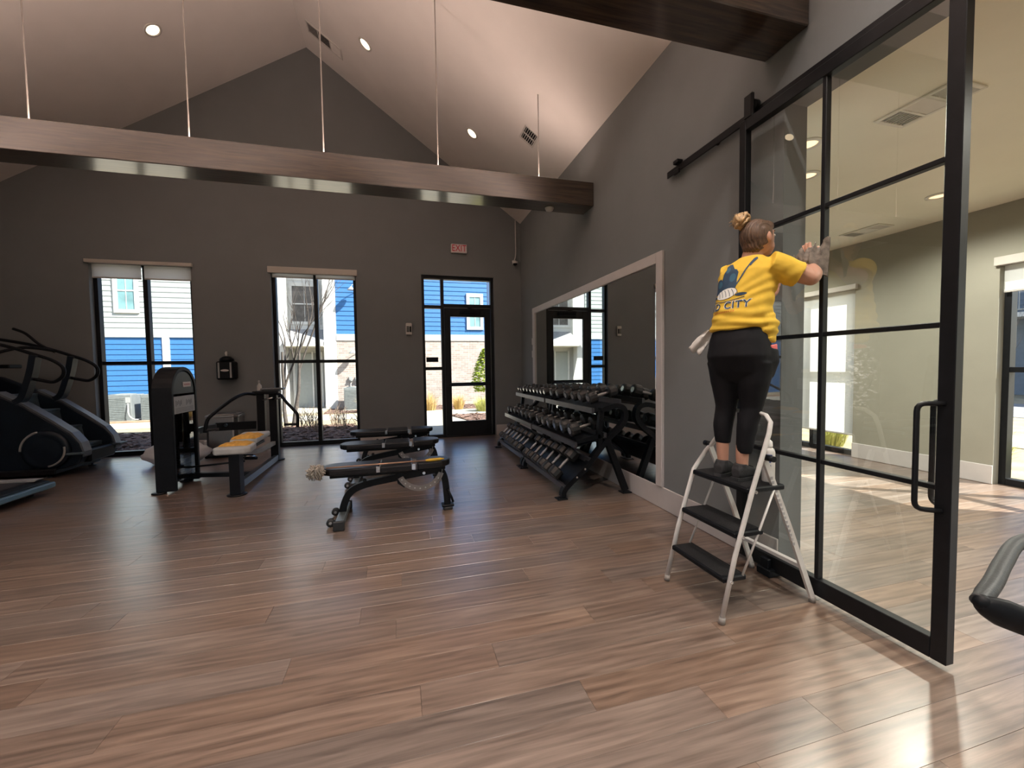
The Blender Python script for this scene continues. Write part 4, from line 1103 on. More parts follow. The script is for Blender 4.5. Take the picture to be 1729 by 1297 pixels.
# ================================================================== BENCHES
def bench(y, label):
    t = thing('weight_bench', label, 'bench', (0, y, 0), group='adjustable benches in a row')
    # pads
    def pad(name, x0, x1, w0, w1, z, rl, rr):
        poly = []
        n = 8
        if rl: poly += [(x0+w0 - w0*math.cos(a), -w0*math.sin(a)) for a in [PI/2 - PI*i/(n*1.0) for i in range(n+1)]][::-1]
        else: poly += [(x0, w0), (x0, -w0)]
        if rr: poly += [(x1-w1 + w1*math.cos(a), w1*math.sin(a)) for a in [-PI/2 + PI*i/n for i in range(n+1)]]
        else: poly += [(x1, -w1), (x1, w1)]
        mb = MB(); mb.prism(poly, 'z', z-.058, z); o = mb.build(name, VINYL, t, bevel=.014); return o
    pad('back_pad', -.70, -.215, .145, .150, .485, True, False)
    pad('back_pad', -.205, .085, .150, .150, .485, False, False)
    pad('seat_pad', .125, .43, .145, .13, .490, False, True)
    MB().rbox(-.62, .09, -.09, .09, .395, .427, .006).build('pad_plate', BLACKM, t)
    MB().rbox(.13, .38, -.08, .08, .40, .432, .006).build('pad_plate', BLACKM, t)
    for x in (-.21, .095):
        mb = MB(); mb.cyl((x, -.155, .455), (x, -.135, .455), .012, 8); mb.rbox(x-.02, x+.012, -.152, -.148, .435, .487, .001); mb.build('pad_bracket', CHROME, t)
    # spine tube
    MB()._rt(smooth_path([(.36, 0, .40), (.20, 0, .375), (-.12, 0, .335), (-.36, 0, .295), (-.47, 0, .235), (-.52, 0, .13), (-.53, 0, .06)], 5), .06, .05, (0, 1, 0), False).build('spine_tube', BLACKM, t)
    MB()._rt(smooth_path([(.22, 0, .40), (.33, 0, .385), (.375, 0, .31), (.395, 0, .15), (.40, 0, .035)], 5), .06, .05, (0, 1, 0), False).build('rear_leg', BLACKM, t)
    MB().rbox(.36, .445, -.055, .055, .001, .03, .008).build('rubber_foot', RUBBER, t)
    MB().rbox(.345, .46, -.05, .05, .03, .05, .006).build('foot_bracket', BLACKM, t)
    MB().rbox(-.565, -.495, -.28, .28, .02, .075, .006).build('cross_bar', mat('cross_bar_grey', (.14, .16, .17), .35, metal=.4, var=.1), t)
    for s in (-1, 1):
        MB().rbox(-.575, -.485, s*.28-.015, s*.28+.015, .001, .083, .006).build('end_cap', RUBBER, t)
    for yy in (-.16, .12):
        w_ = MB().lathe([(.018, -.02), (.034, -.016), (.034, .016), (.018, .02)], (-.61, yy, .036), 16, 'y').build('transport_wheel', RUBBER, t)
        MB().cyl((-.61, yy-.024, .036), (-.61, yy-.018, .036), .012, 10).build('hub', GPLAST, w_)
        MB().rbox(-.60, -.56, yy-.012, yy+.012, .03, .055, .002).build('wheel_bracket', BLACKM, t)
    # ladder arc with holes (chrome quadrant)
    mb = MB(); n = 14; cx, cz, r0, r1 = .155, .43, .175, .225
    poly = [(cx+r1*math.cos(a), cz+r1*math.sin(a)) for a in [math.radians(205+ 135*i/n) for i in range(n+1)]] + [(cx+r0*math.cos(a), cz+r0*math.sin(a)) for a in [math.radians(340-135*i/n) for i in range(n+1)]]
    mb.prism(poly, 'y', -.042, -.036); q = mb.build('adjustment_quadrant', mat('quadrant_steel', (.30, .27, .25), .35, metal=.8, var=.1), t)
    for i in range(9):
        a = math.radians(212+ 14*i); MB().cyl((cx+.2*math.cos(a), -.0425, cz+.2*math.sin(a)), (cx+.2*math.cos(a), -.0435, cz+.2*math.sin(a)), .007, 8).build('index_hole', WPLAST, q)
    MB()._rt([(-.05, 0, .40), (-.03, 0, .30), (.02, 0, .265)], .05, .06, (0, 1, 0), False).build('link_arm', BLACKM, t)
    MB().cyl((.185, -.05, .372), (.185, .05, .372), .014, 10).build('pivot_pin', CHROME, t)
    MB()._rt([(.36, -.038, .43), (.34, -.045, .33), (.31, -.045, .27)], .006, .045, (0, 1, 0), False).build('seat_bracket', mat('quadrant_steel', (.30, .27, .25), .35, metal=.8, var=.1), t)
    mb = MB(); mb.tube([(.40, -.04, .20), (.435, -.05, .12), (.45, -.05, .075)], .011, 8); mb.build('lever', BLACKP, t)
    MB().ell((-.34, 0, .335), (.018, .018, .02), 10, 6).build('rubber_stop', RUBBER, t)
    return t
b0 = bench(3.90, 'nearest black weight bench with a mop head duster lying along it')
for (y, lb) in ((5.06, 'middle black weight bench of the three in a row'), (6.05, 'farthest black weight bench of the three in a row')):
    n = b0.copy(); C.objects.link(n); n.location = (0, y, 0); n['label'] = lb
    for c in b0.children:
        c1 = c.copy(); C.objects.link(c1); c1.parent = n
        for g in c.children: g1 = g.copy(); C.objects.link(g1); g1.parent = c1
# duster on the nearest bench
t = thing('mop', 'stick mop with grey shaggy head and yellow grip on the nearest bench', 'mop', (0, 3.80, 0))
p0, p1, p2 = Vector((-.64, -.02, .499)), Vector((.20, .0, .499)), Vector((.37, .012, .502))
MB().cyl(p0, p1, .0075, 8).build('stick', mat('copper_tube', (.50, .30, .20), .4, metal=.5, var=.1), t)
MB().tube([p1, p1.lerp(p2, .2), p1.lerp(p2, .75), p2], [.009, .0155, .014, .004], 10).build('grip', mat('yellow_grip', (.75, .46, .04), .5, var=.1), t)
random.seed(9); mb = MB()
c = Vector((-.72, -.02, .485))
mb.ell(c, (.055, .05, .04), 12, 8)
for i in range(260):
    a, b_ = random.uniform(0, 6.28), random.uniform(-1.2, 1.3)
    d = Vector((math.cos(a)*math.cos(b_), math.sin(a)*math.cos(b_), math.sin(b_)))
    q = c + Vector((d.x*.05, d.y*.045, d.z*.035)); e = q + d*random.uniform(.015, .035) + Vector((0, 0, -random.uniform(0, .03)))
    mb.tube([q, (q+e)/2+Vector((random.uniform(-.008,.008),)*3), e], [.006, .0055, .004], 5)
mb.build('shaggy_head', mat('grey_cotton', (.46, .42, .37), .95, var=.3, scale=60), t)['kind'] = 'stuff'

# ================================================================== ROWING / PRESS MACHINE WITH WEIGHT TOWER
t = thing('weight_machine', 'black seated press machine with a round-topped weight tower', 'exercise machine', (0, 0, 0))
ya, yb_, zt = 5.30, 5.88, 1.40
def arch(y0, y1, z0, zt, n=16):
    r = (y1-y0)/2; c = (y0+y1)/2; k = 1.0
    return [(y0, z0), (y1, z0)] + [(c + r*math.cos(PI*i/n), zt-r*k + r*k*math.sin(PI*i/n)) for i in range(n+1)]
# shell: two side covers joined by a top band (open towards the user)
def arch_ring(mb, y0, y1, z0, zt, th, xa, xb):
    o = arch(y0, y1, z0, zt)[1:]+[(y0, z0)]; i_ = arch(y0+th, y1-th, z0, zt-th)[1:]+[(y0+th, z0)]
    n = len(o)
    vs = [(xa, p[0], p[1]) for p in o] + [(xa, p[0], p[1]) for p in i_] + [(xb, p[0], p[1]) for p in o] + [(xb, p[0], p[1]) for p in i_]
    fs = []
    for k in range(n-1):
        fs += [(k, k+1, n+k+1, n+k), (2*n+k, 3*n+k, 3*n+k+1, 2*n+k+1), (k, 2*n+k, 2*n+k+1, k+1), (n+k, n+k+1, 3*n+k+1, 3*n+k)]
    fs += [(0, n, 3*n, 2*n), (n-1, 3*n-1, 4*n-1, 2*n-1)]
    mb.add(vs, fs)
mb = MB(); arch_ring(mb, ya, yb_, .02, zt, .045, -2.62, -2.43); mb.build('tower_shell', BLACKP, t, bevel=.006)
mb = MB(); mb.prism(arch(ya+.045, yb_-.045, .06, zt-.045), 'x', -2.60, -2.585); mb.build('rear_shroud', BLACKP, t)
cy = (ya+yb_)/2; rr = (yb_-ya)/2-.05
mb = MB(); mb.prism([(cy-rr, 1.09), (cy+rr, 1.09)] + [(cy+rr*math.cos(PI*i/16), zt-.05-rr+rr*math.sin(PI*i/16)) for i in range(17)], 'x', -2.47, -2.44)
face = mb.build('tower_face', NAVYP, t, bevel=.004)
mb = MB(); mb.rbox(-2.441, -2.434, cy-.02, cy+.16, 1.165, 1.225, .003); bd = mb.build('badge', mat('badge_grey', (.5, .42, .42), .4, var=.05), t)
me = text_mesh('.......', .05, .001); me.materials.append(mat('badge_ink', (.35, .12, .14), .5, var=.1))
mb = MB()
for k in range(7): mb.box(-2.4335, -2.4325, cy+.0+k*.02, cy+.013+k*.02, 1.185, 1.205)
mb.build('badge_mark', mat('badge_ink', (.35, .12, .14), .5, var=.1), bd)
bpy.data.meshes.remove(me)
mb = MB(); mb.rbox(-2.445, -2.436, cy-.235, cy+.235, .87, 1.065, .002); pl = mb.build('instruction_placard', mat('placard_grey', (.40, .42, .43), .5, var=.05), t)
mb = MB()
for (a, b, c, d) in ((-.20, -.06, .95, 1.04), (.03, .19, .95, 1.04)):
    for k in range(5): mb.box(-2.4355, -2.435, cy+a+k*.028, cy+a+.014+k*.028, .955+.012*(k % 3), 1.02-.01*(k % 2))
for k in range(4): mb.box(-2.4355, -2.435, cy-.2, cy+.2, .885+k*.014, .889+k*.014)
mb.build('placard_print', mat('placard_ink', (.16, .17, .18), .6, var=.2), pl)
for k in range(12):
    MB().rbox(-2.575, -2.46, cy-.15, cy+.15, .10+k*.032, .128+k*.032, .003).build('weight_plate', mat('plate_iron', (.03, .03, .032), .45, metal=.3, var=.2), t)
for y in (cy-.11, cy+.11):
    MB().cyl((-2.52, y, .06), (-2.52, y, 1.09), .012, 10).build('guide_rod', CHROME, t)
MB().cyl((-2.52, cy, .46), (-2.52, cy, 1.09), .006, 8).build('cable', BLACKP, t)
MB().add([(-2.45, ya+.05, .10), (-2.45, yb_-.05, .10), (-2.45, yb_-.05, .86), (-2.45, ya+.05, .86)], [(0,1,2,3)]).build('clear_guard', ACRYL, t)
for y in (ya+.02, yb_-.03):
    mb = MB(); mb.lathe([(.07, 0), (.07, .014), (.05, .016)], (0, 0, 0), 18); o = mb.build('foot_plate', BLACKM, t); o.location = (-2.57 if y > 5.5 else -2.60, y, .001); o.scale = (1.0, .75, 1)
# frame rails
MB()._rt([(-2.45, 5.78, .085), (-1.80, 5.62, .085)], .06, .05, (0, 0, 1), False).build('base_rail', BLACKM, t)
MB()._rt([(-1.73, 5.05, .10), (-1.80, 6.70, .06)], .06, .075, (0, 0, 1), False).build('base_rail', mat('rail_blue_grey', (.06, .075, .085), .3, metal=.3, var=.1), t)
MB().cyl((-2.45, 5.70, .20), (-1.9, 5.75, .22), .012, 8).build('link_rod', BLACKM, t)
MB()._rt([(-1.745, 5.03, .02), (-1.745, 5.03, .46)], .10, .12, (0, 1, 0), False).build('seat_post', BLACKM, t)
mb = MB(); mb.lathe([(.095, 0), (.095, .012), (.06, .018)], (-1.745, 5.02, .001), 20); mb.build('foot_plate', BLACKM, t)
mb = MB(); mb.lathe([(.085, 0), (.085, .012), (.06, .018)], (-1.80, 6.80, .001), 20); mb.build('foot_plate', BLACKM, t)
MB()._rt([(-1.815, 6.72, .02), (-1.815, 6.72, 1.0)], .10, .09, (0, 1, 0), False).build('column', BLACKM, t)
MB()._rt([(-1.96, 6.66, .38), (-1.96, 6.66, 1.0)], .10, .07, (0, 1, 0), False).build('inner_column', BLACKM, t)
MB()._rt([(-2.04, 6.66, .56), (-2.45, 6.4, .585)], .04, .11, (0, 0, 1), False).build('main_lever', BLACKM, t)
MB()._rt(smooth_path([(-2.44, 6.42, .585), (-2.56, 6.15, .57), (-2.52, 5.84, .50)], 4), .05, .08, (0, 0, 1), False).build('main_lever', mat('rail_blue_grey', (.06, .075, .085), .3, metal=.3, var=.1), t)
MB().cyl((-2.33, 6.43, .60), (-2.33, 6.40, .60), .022, 12).build('lever_bolt', CHROME, t)
MB().rbox(-2.06, -1.72, 6.60, 6.78, 1.0, 1.045, .008).build('head_box', BLACKM, t)
mb = MB(); mb.rbox(-1.96, -1.66, 6.62, 6.76, 1.055, 1.085, .01); mb.build('counterweight', mat('grey_arm', (.12, .13, .135), .35, var=.1), t)
MB().tube(smooth_path([(-2.02, 6.62, 1.0), (-2.10, 6.45, 1.02), (-2.17, 6.2, .96), (-2.30, 5.95, .80), (-2.345, 5.90, .72), (-2.365, 5.88, .58)], 6), .021, 10).build('press_arm', BLACKM, t)
MB().tube(smooth_path([(-1.74, 6.62, 1.0), (-1.66, 6.5, .985), (-1.56, 6.35, .90), (-1.42, 6.2, .78), (-1.38, 6.17, .72), (-1.385, 6.17, .56)], 6), .021, 10).build('press_arm', BLACKM, t)
MB().cyl((-1.385, 6.17, .60), (-1.55, 6.17, .605), .017, 10).build('hand_grip', RUBBER, t)
MB().cyl((-2.36, 5.88, .61), (-2.24, 5.95, .61), .017, 10).build('hand_grip', RUBBER, t)
for x in (-1.92, -1.80): MB().cyl((x, 6.60, .92), (x+.14, 6.55, .95), .012, 8).build('chrome_rod', CHROME, t)
# seat: front pad and longer pad behind it
def vpad(name, poly, z, th, m, rot=0):
    mb = MB(); mb.prism(poly, 'z', z-th, z); return mb.build(name, m, t, bevel=.018)
vpad('seat_pad', [(-1.93, 4.95), (-1.90, 4.90), (-1.62, 4.90), (-1.57, 4.95), (-1.60, 5.22), (-1.92, 5.22)], .535, .075, WVINYL)
o = vpad('rear_pad', [(-1.62, 5.30), (-1.90, 5.30), (-1.97, 5.95), (-1.66, 5.95)], .56, .06, WVINYL)
MB().rbox(-1.80, -1.70, 4.98, 5.85, .43, .462, .004).build('seat_rail', BLACKM, t)
mb = MB(); mb._rt([(-1.76, 5.15, .44), (-1.78, 5.5, .36), (-1.80, 6.0, .30), (-1.82, 6.66, .28)], .05, .05, (0, 0, 1), False); mb.build('support_tube', GPLAST, t)
for k in range(3): MB().cyl((-1.82+.05*k, 5.2, .39-.015*k), (-1.66+.02*k, 5.28, .37-.015*k), .018, 10).build('adjuster_lever', CHROME if k == 1 else BLACKP, t)
# cloths on the seat
def cloth(name, x0, x1, y0, y1, z, h, m, label, seed, rot=0, group=None, cat='cloth', amp=.012):
    random.seed(seed); n = 16; vs = []; fs = []
    off = random.uniform(0, 50)
    for layer in (1, 0):
        for i in range(n+1):
            for j in range(n+1):
                u, v = i/n, j/n; e = min(u, 1-u, v, 1-v)
                prof = min(1, e*5)**.5
                nn = noise.noise(Vector((u*4+off, v*4, layer*3))); n2 = noise.noise(Vector((u*9+off, v*3, 7)))
                x = x0+(x1-x0)*u + .012*noise.noise(Vector((v*5, off, 1))); y = y0+(y1-y0)*v + .02*noise.noise(Vector((u*5, off, 2)))
                zz = z + (h*prof*(.75+.25*nn) + amp*n2*prof if layer else 0)
                vs.append((x, y, max(z, zz)))
    N = (n+1)**2
    for i in range(n):
        for j in range(n):
            a = i*(n+1)+j; b_ = a+1; c_ = a+n+2; d_ = a+n+1
            fs.append((a, b_, c_, d_)); fs.append((N+d_, N+c_, N+b_, N+a))
    for i in range(n):
        for (a, b_) in ((i, i+1), ((n)*(n+1)+i+1, (n)*(n+1)+i), ((i+1)*(n+1), i*(n+1)), (i*(n+1)+n, (i+1)*(n+1)+n)): fs.append((a, N+a, N+b_, b_))
    mb = MB(); mb.add(vs, fs, True); o = mb.build(name, m); return tag(o, label, cat, group)
YC = mat('orange_yellow_cloth', (.62, .34, .07), .95, var=.2, scale=30, bump=.3, bscale=150)
cloth('cleaning_cloth', -1.90, -1.62, 5.00, 5.22, .537, .035, YC, 'lower folded orange-yellow cleaning cloth on the pale machine seat', 3, group='folded cloths on the machine seat')
cloth('cleaning_cloth', -1.89, -1.63, 5.31, 5.62, .562, .045, YC, 'upper folded orange-yellow cleaning cloth behind the front one', 4, group='folded cloths on the machine seat')
t = thing('spray_bottle', 'small shiny bottle standing on top of the press machine column', 'bottle', (-1.985, 6.69, 1.046))
MB().lathe([(.03, 0), (.032, .01), (.03, .075), (.014, .105), (.012, .115)], n=16).build('bottle_body', WPLAST, t)
MB().lathe([(.014, .115), (.016, .122), (.015, .150), (.006, .155)], n=12).build('cap', GPLAST, t)

# trash can and bag
t = thing('trash_can', 'brushed steel pedal trash can under the wall dispenser', 'trash can', (-2.70, 7.42, 0))
mb = MB(); mb.prism([(-.22, .16), (-.22, -.12), (-.17, -.16), (.17, -.16), (.22, -.12), (.22, .16)], 'z', .035, .62); mb.build('body', STEEL, t, bevel=.01)
mb = MB(); mb.prism([(-.23, .17), (-.23, -.125), (-.175, -.17), (.175, -.17), (.23, -.125), (.23, .17)], 'z', .62, .655); mb.prism([(-.2, .15), (-.2, -.10), (-.15, -.14), (.15, -.14), (.2, -.10), (.2, .15)], 'z', .655, .675); mb.build('lid', mat('lid_steel', (.26, .25, .24), .35, metal=.8, var=.1), t, bevel=.008)
MB().rbox(-.235, .235, -.175, .175, .001, .035, .008).build('base', BLACKP, t)
MB().rbox(-.09, .09, -.215, -.172, .03, .06, .01).build('pedal', BLACKP, t)
MB().rbox(.15, .175, -.168, -.158, .05, .62, .003).build('corner_seam', GPLAST, t)
def bag(loc, r, seed, label):
    mb = MB(); n, m_ = 28, 18; vs = []
    for i in range(m_+1):
        tt = PI*i/m_
        for k in range(n):
            a = 2*PI*k/n; d = Vector((math.sin(tt)*math.cos(a), math.sin(tt)*math.sin(a), math.cos(tt)))
            s_ = 1 + .16*noise.noise(d*2.3+Vector((seed, 0, 0))) + .05*noise.noise(d*9+Vector((seed, 0, 0)))
            z = d.z*r[2]*s_
            vs.append((d.x*r[0]*s_, d.y*r[1]*s_, max(-r[2]*.86, z)+r[2]*.86))
    fs = [(i*n+k, (i+1)*n+k, (i+1)*n+(k+1) % n, i*n+(k+1) % n) for i in range(m_) for k in range(n)]
    mb.add(vs, fs, True)
    o = mb.build('plastic_bag', BAG); o.location = loc; return tag(o, label, 'bag')
bag((-3.22, 7.05, .002), (.42, .22, .17), 3.3, 'slumped white plastic bag on the floor behind the weight tower')
t = MB().rbox(-3.02, -2.955, 7.45, 7.55, .002, .24, .006).build('box', WPLAST); tag(t, 'small white box on the floor beside the steel trash can', 'box')

# ================================================================== STAIR CLIMBER
t = thing('stair_climber', 'dark stair climbing machine with looped side rails at the left', 'exercise machine', (0, 0, 0))
def shroud(y0, y1, name):
    prof = [(-5.75, .10), (-4.25, .10), (-4.10, .16), (-4.04, .28), (-4.07, .42), (-4.16, .55), (-4.36, .72), (-4.62, .93), (-4.9, 1.10), (-5.3, 1.30), (-5.75, 1.40)]
    mb = MB(); mb.prism(prof, 'y', y0, y1); o = mb.build(name, NAVYP, t, bevel=.02)
    edge = [(-4.05, .24), (-4.045, .30), (-4.075, .42), (-4.165, .555), (-4.36, .725), (-4.63, .937), (-4.9, 1.105)]
    mb = MB(); mb._rt([(x, (y0+y1)/2, z+.006) for (x, z) in edge], .014, (y1-y0)+.012, (0, 1, 0), False)
    # swap: band lies flat on the edge
    mb = MB()
    vs = []; N = len(edge)
    for (x, z) in edge:
        vs += [(x, y0-.008, z), (x, y1+.008, z)]
    fs = [(2*i, 2*i+1, 2*i+3, 2*i+2) for i in range(N-1)]
    vs2 = [(x+.018, y, z+.018) for (x, y, z) in vs]
    b_ = len(vs)
    fs += [(b_+2*i+2, b_+2*i+3, b_+2*i+1, b_+2*i) for i in range(N-1)] + [(2*i, 2*i+2, b_+2*i+2, b_+2*i) for i in range(N-1)] + [(2*i+3, 2*i+1, b_+2*i+1, b_+2*i+3) for i in range(N-1)] + [(0, b_, b_+1, 1), (2*N-2, 2*N-1, b_+2*N-1, b_+2*N-2)]
    mb.add(vs+vs2, fs); mb.build('edge_band', mat('grey_band', (.10, .115, .13), .4, var=.15), o)
    return o
near = shroud(6.62, 6.74, 'side_shroud'); far = shroud(7.24, 7.34, 'side_shroud')
# big round cover on the near side
mb = MB(); mb.lathe([(.255, .0), (.25, -.03), (.20, -.045), (.175, -.035), (.15, -.04), (.02, -.05)], (-4.42, 6.62, .36), 32, 'y'); dsk = mb.build('round_cover', NAVYP, t)
mb = MB(); mb.tube([(-4.42+.212*math.cos(a), 6.573, .36+.212*math.sin(a)) for a in [math.radians(-80+5*i) for i in range(19)]], .012, 8); mb.build('silver_arc', GPLAST, dsk)
mb = MB(); mb.tube([(-4.42+.245*math.cos(a), 6.585, .36+.245*math.sin(a)) for a in [math.radians(105+5*i) for i in range(16)]], .013, 8); mb.build('silver_arc', GPLAST, dsk)
# steps between the shrouds
for (x, z, nm) in ((-4.22, .36, 'step'), (-4.44, .60, 'step'), (-4.68, .84, 'step'), (-4.92, 1.06, 'step')):
    mb = MB(); mb.rbox(x-.20, x+.03, 6.74, 7.24, z-.02, z+.012, .006); mb.add([(x+.02, 6.745, z), (x+.02, 7.235, z), (x+.05, 7.235, z-.21), (x+.05, 6.745, z-.21), (x, 6.745, z), (x, 7.235, z), (x+.03, 7.235, z-.21), (x+.03, 6.745, z-.21)], [(0,1,2,3), (7,6,5,4), (0,4,5,1), (3,2,6,7), (0,3,7,4), (1,5,6,2)])
    mb.build(nm, STEPP, t)
MB().rbox(-4.40, -4.04, 6.74, 7.24, .15, .32, .02).build('lower_housing', BLACKP, t)
mb = MB(); mb.rbox(-4.10, -3.955, 7.20, 7.36, .30, .325, .006); mb.build('mount_step', STEPP, t)
mb = MB(); mb.rbox(-4.20, -4.03, 6.56, 6.76, .285, .31, .006); mb.build('mount_step', STEPP, t)
MB().rbox(-5.8, -4.3, 6.55, 7.38, .045, .12, .015).build('base', BLACKP, t)
for (x, y) in ((-4.36, 7.30), (-4.42, 6.60), (-5.7, 6.6), (-5.7, 7.3)):
    mb = MB(); mb.lathe([(.045, 0), (.04, .01), (.012, .014), (.012, .06)], (x, y, .001), 14); mb.build('levelling_foot', RUBBER, t)
def rails(y, up):
    # upright + looped handrail
    mb = MB(); mb._rt(smooth_path([(-4.72, y, .98), (-4.66, y, 1.02), (-4.62, y, 1.10), (-4.545, y, 1.35), (-4.50, y, 1.58)], 4), .07, .10, (0, 1, 0), False); mb.build('upright', NAVYP, t)
    mb = MB(); mb.tube(smooth_path([(-5.6, y, 1.86), (-5.2, y, 1.80), (-4.80, y, 1.70), (-4.50, y, 1.585), (-4.33, y, 1.51), (-4.23, y, 1.42), (-4.235, y, 1.31), (-4.33, y, 1.235), (-4.45, y, 1.255), (-4.55, y, 1.28)], 6), .021, 10); mb.build('hand_rail', BLACKP, t)
rails(6.66, 0); rails(7.28, 0)
mb = MB(); mb.tube(smooth_path([(-4.62, 7.28, 1.60), (-4.80, 7.24, 1.66), (-4.95, 7.18, 1.80), (-5.10, 7.15, 1.93), (-5.16, 7.14, 1.95)], 5), [.017]*20+[.024], 10) if False else mb.tube(smooth_path([(-4.70, 7.28, 1.645), (-4.86, 7.27, 1.75), (-5.0, 7.26, 1.90), (-5.12, 7.24, 1.965)], 6), .018, 10)
mb.build('grab_horn', BLACKP, t)
mb = MB(); mb.tube(smooth_path([(-4.70, 7.28, 1.66), (-4.90, 7.1, 1.70), (-5.1, 6.95, 1.62), (-5.3, 6.9, 1.50)], 6), .020, 10); mb.build('cross_rail', BLACKP, t)
mb = MB(); mb.rbox(-5.55, -5.45, 6.75, 7.25, 1.35, 1.85, .02, None); mb.build('console', BLACKP, t)
MB()._rt([(-5.45, 7.0, .9), (-5.5, 7.0, 1.45)], .3, .12, (0, 1, 0), False).build('mast', NAVYP, t)
MB().rbox(-5.22, -5.0, 6.98, 7.18, 1.42, 1.47, .01).build('accessory_tray', BLACKP, t)

# ================================================================== TREADMILL (rear end at the left edge)
t = thing('treadmill', 'rear end of a dark treadmill deck at the left picture edge', 'exercise machine', (0, 0, 0))
mb = MB(); mb.prism([(-5.75, .06), (-3.84, .05), (-3.80, .07), (-3.82, .145), (-3.90, .165), (-5.75, .21)], 'y', 4.98, 5.74); mb.build('deck_frame', BLACKP, t, bevel=.01)
MB().add([(-5.7, 5.12, .214), (-3.93, 5.12, .169), (-3.93, 5.60, .169), (-5.7, 5.60, .214)], [(0,1,2,3)]).build('belt', RUBBER, t)
for y in (5.04, 5.67):
    mb = MB(); mb.prism([(-5.7, .21), (-3.88, .168), (-3.86, .185), (-5.7, .23)], 'y', y-.05, y+.05); mb.build('foot_rail', GPLAST, t)
mb = MB(); mb.rbox(-3.815, -3.765, 4.98, 5.74, .075, .135, .012); mb.build('end_cover', mat('blue_grey_trim', (.10, .17, .22), .35, metal=.3, var=.1), t)
for (x, y) in ((-3.95, 5.06), (-3.95, 5.66), (-5.6, 5.06), (-5.6, 5.66)): MB().cyl((x, y, .001), (x, y, .06), .03, 12).build('levelling_foot', RUBBER, t)
for y in (5.0, 5.72): MB()._rt([(-5.55, y, .15), (-5.72, y, 1.15)], .06, .12, (0, 1, 0), False).build('upright', BLACKP, t)
MB().rbox(-5.84, -5.64, 4.98, 5.74, 1.12, 1.45, .03).build('console', BLACKP, t)

# ================================================================== EXERCISE BIKE at the right picture edge
t = thing('exercise_bike', 'black exercise bike handlebar loop reaching in at the right picture edge', 'exercise machine', (0, 0, 0))
HB = mat('grip_grey', (.028, .031, .034), .5, var=.2, scale=30, bump=.1, bscale=200)
def band(pts, w0, name, m):
    mb = MB(); mb.tube(smooth_path(pts, 6), w0, 14); return mb.build(name, m, t)
tip = (.955, .462, .945)
mb = MB(); path = smooth_path([(.945, .452, .937), (1.03, .475, .945), (1.14, .512, .95), (1.30, .56, .95), (1.5, .58, .94)], 6); mb.tube(path, [(.011, .012)]*3+[(.0125, .0135)]*(len(path)-3), 14, flat=(0,0,1)); mb.build('handlebar_arm', HB, t)
path = smooth_path([(.945, .452, .935), (.98, .432, .918), (1.06, .400, .885), (1.16, .365, .835), (1.26, .34, .74), (1.36, .33, .62)], 6)
mb = MB(); mb.tube(path, [(.012, .010), (.015, .012), (.018, .013), (.020, .013), (.022, .014)]+[(.024, .015)]*(len(path)-5), 14, flat=(0,0,1)); mb.build('handlebar_arm', BLACKP, t)
mb = MB(); mb.ell((.950, .450, .935), (.013, .013, .014), 16, 10); mb.build('end_bumper', BLACKP, t)
MB().cyl((1.30, .335, .71), (1.32, .555, .94), .012, 10).build('cross_tube', BLACKP, t)
MB()._rt(smooth_path([(1.30, .30, .60), (1.42, .35, .4), (1.5, .4, .12)], 4), .10, .12, (0, 1, 0), False).build('front_mast', BLACKP, t)
MB().rbox(1.38, 1.56, .12, .62, .03, .10, .02).build('stabiliser', BLACKM, t)
MB().rbox(1.56, 2.20, .33, .42, .05, .13, .02).build('frame_rail', BLACKM, t)
MB().rbox(2.06, 2.18, .12, .62, .03, .10, .02).build('stabiliser', BLACKM, t)
MB().lathe([(.02, -.05), (.26, -.04), (.28, 0), (.26, .04), (.02, .05)], (1.62, .375, .42), 28, 'y').build('flywheel_cover', NAVYP, t)
MB()._rt([(1.95, .375, .12), (1.86, .375, .78)], .05, .07, (0, 1, 0), False).build('seat_post', BLACKM, t)
MB().ell((1.88, .375, .82), (.14, .10, .045), 16, 10).build('saddle', VINYL, t)
for (x, y) in ((1.47, .15), (1.47, .59), (2.12, .15), (2.12, .59)): MB().cyl((x, y, .001), (x, y, .03), .03, 10).build('levelling_foot', RUBBER, t)

# ================================================================== STEP LADDER
t = thing('step_ladder', 'white three-step folding ladder with black treads under the person', 'ladder', (0, 0, 0))
yn, yf = 1.715, 2.168
def rail_pts(y, top):
    return [(1.573, y, .03), (1.612, y, .224), (1.684, y, .46), (1.763, y, .69), (1.838, y, .86)] if top else None
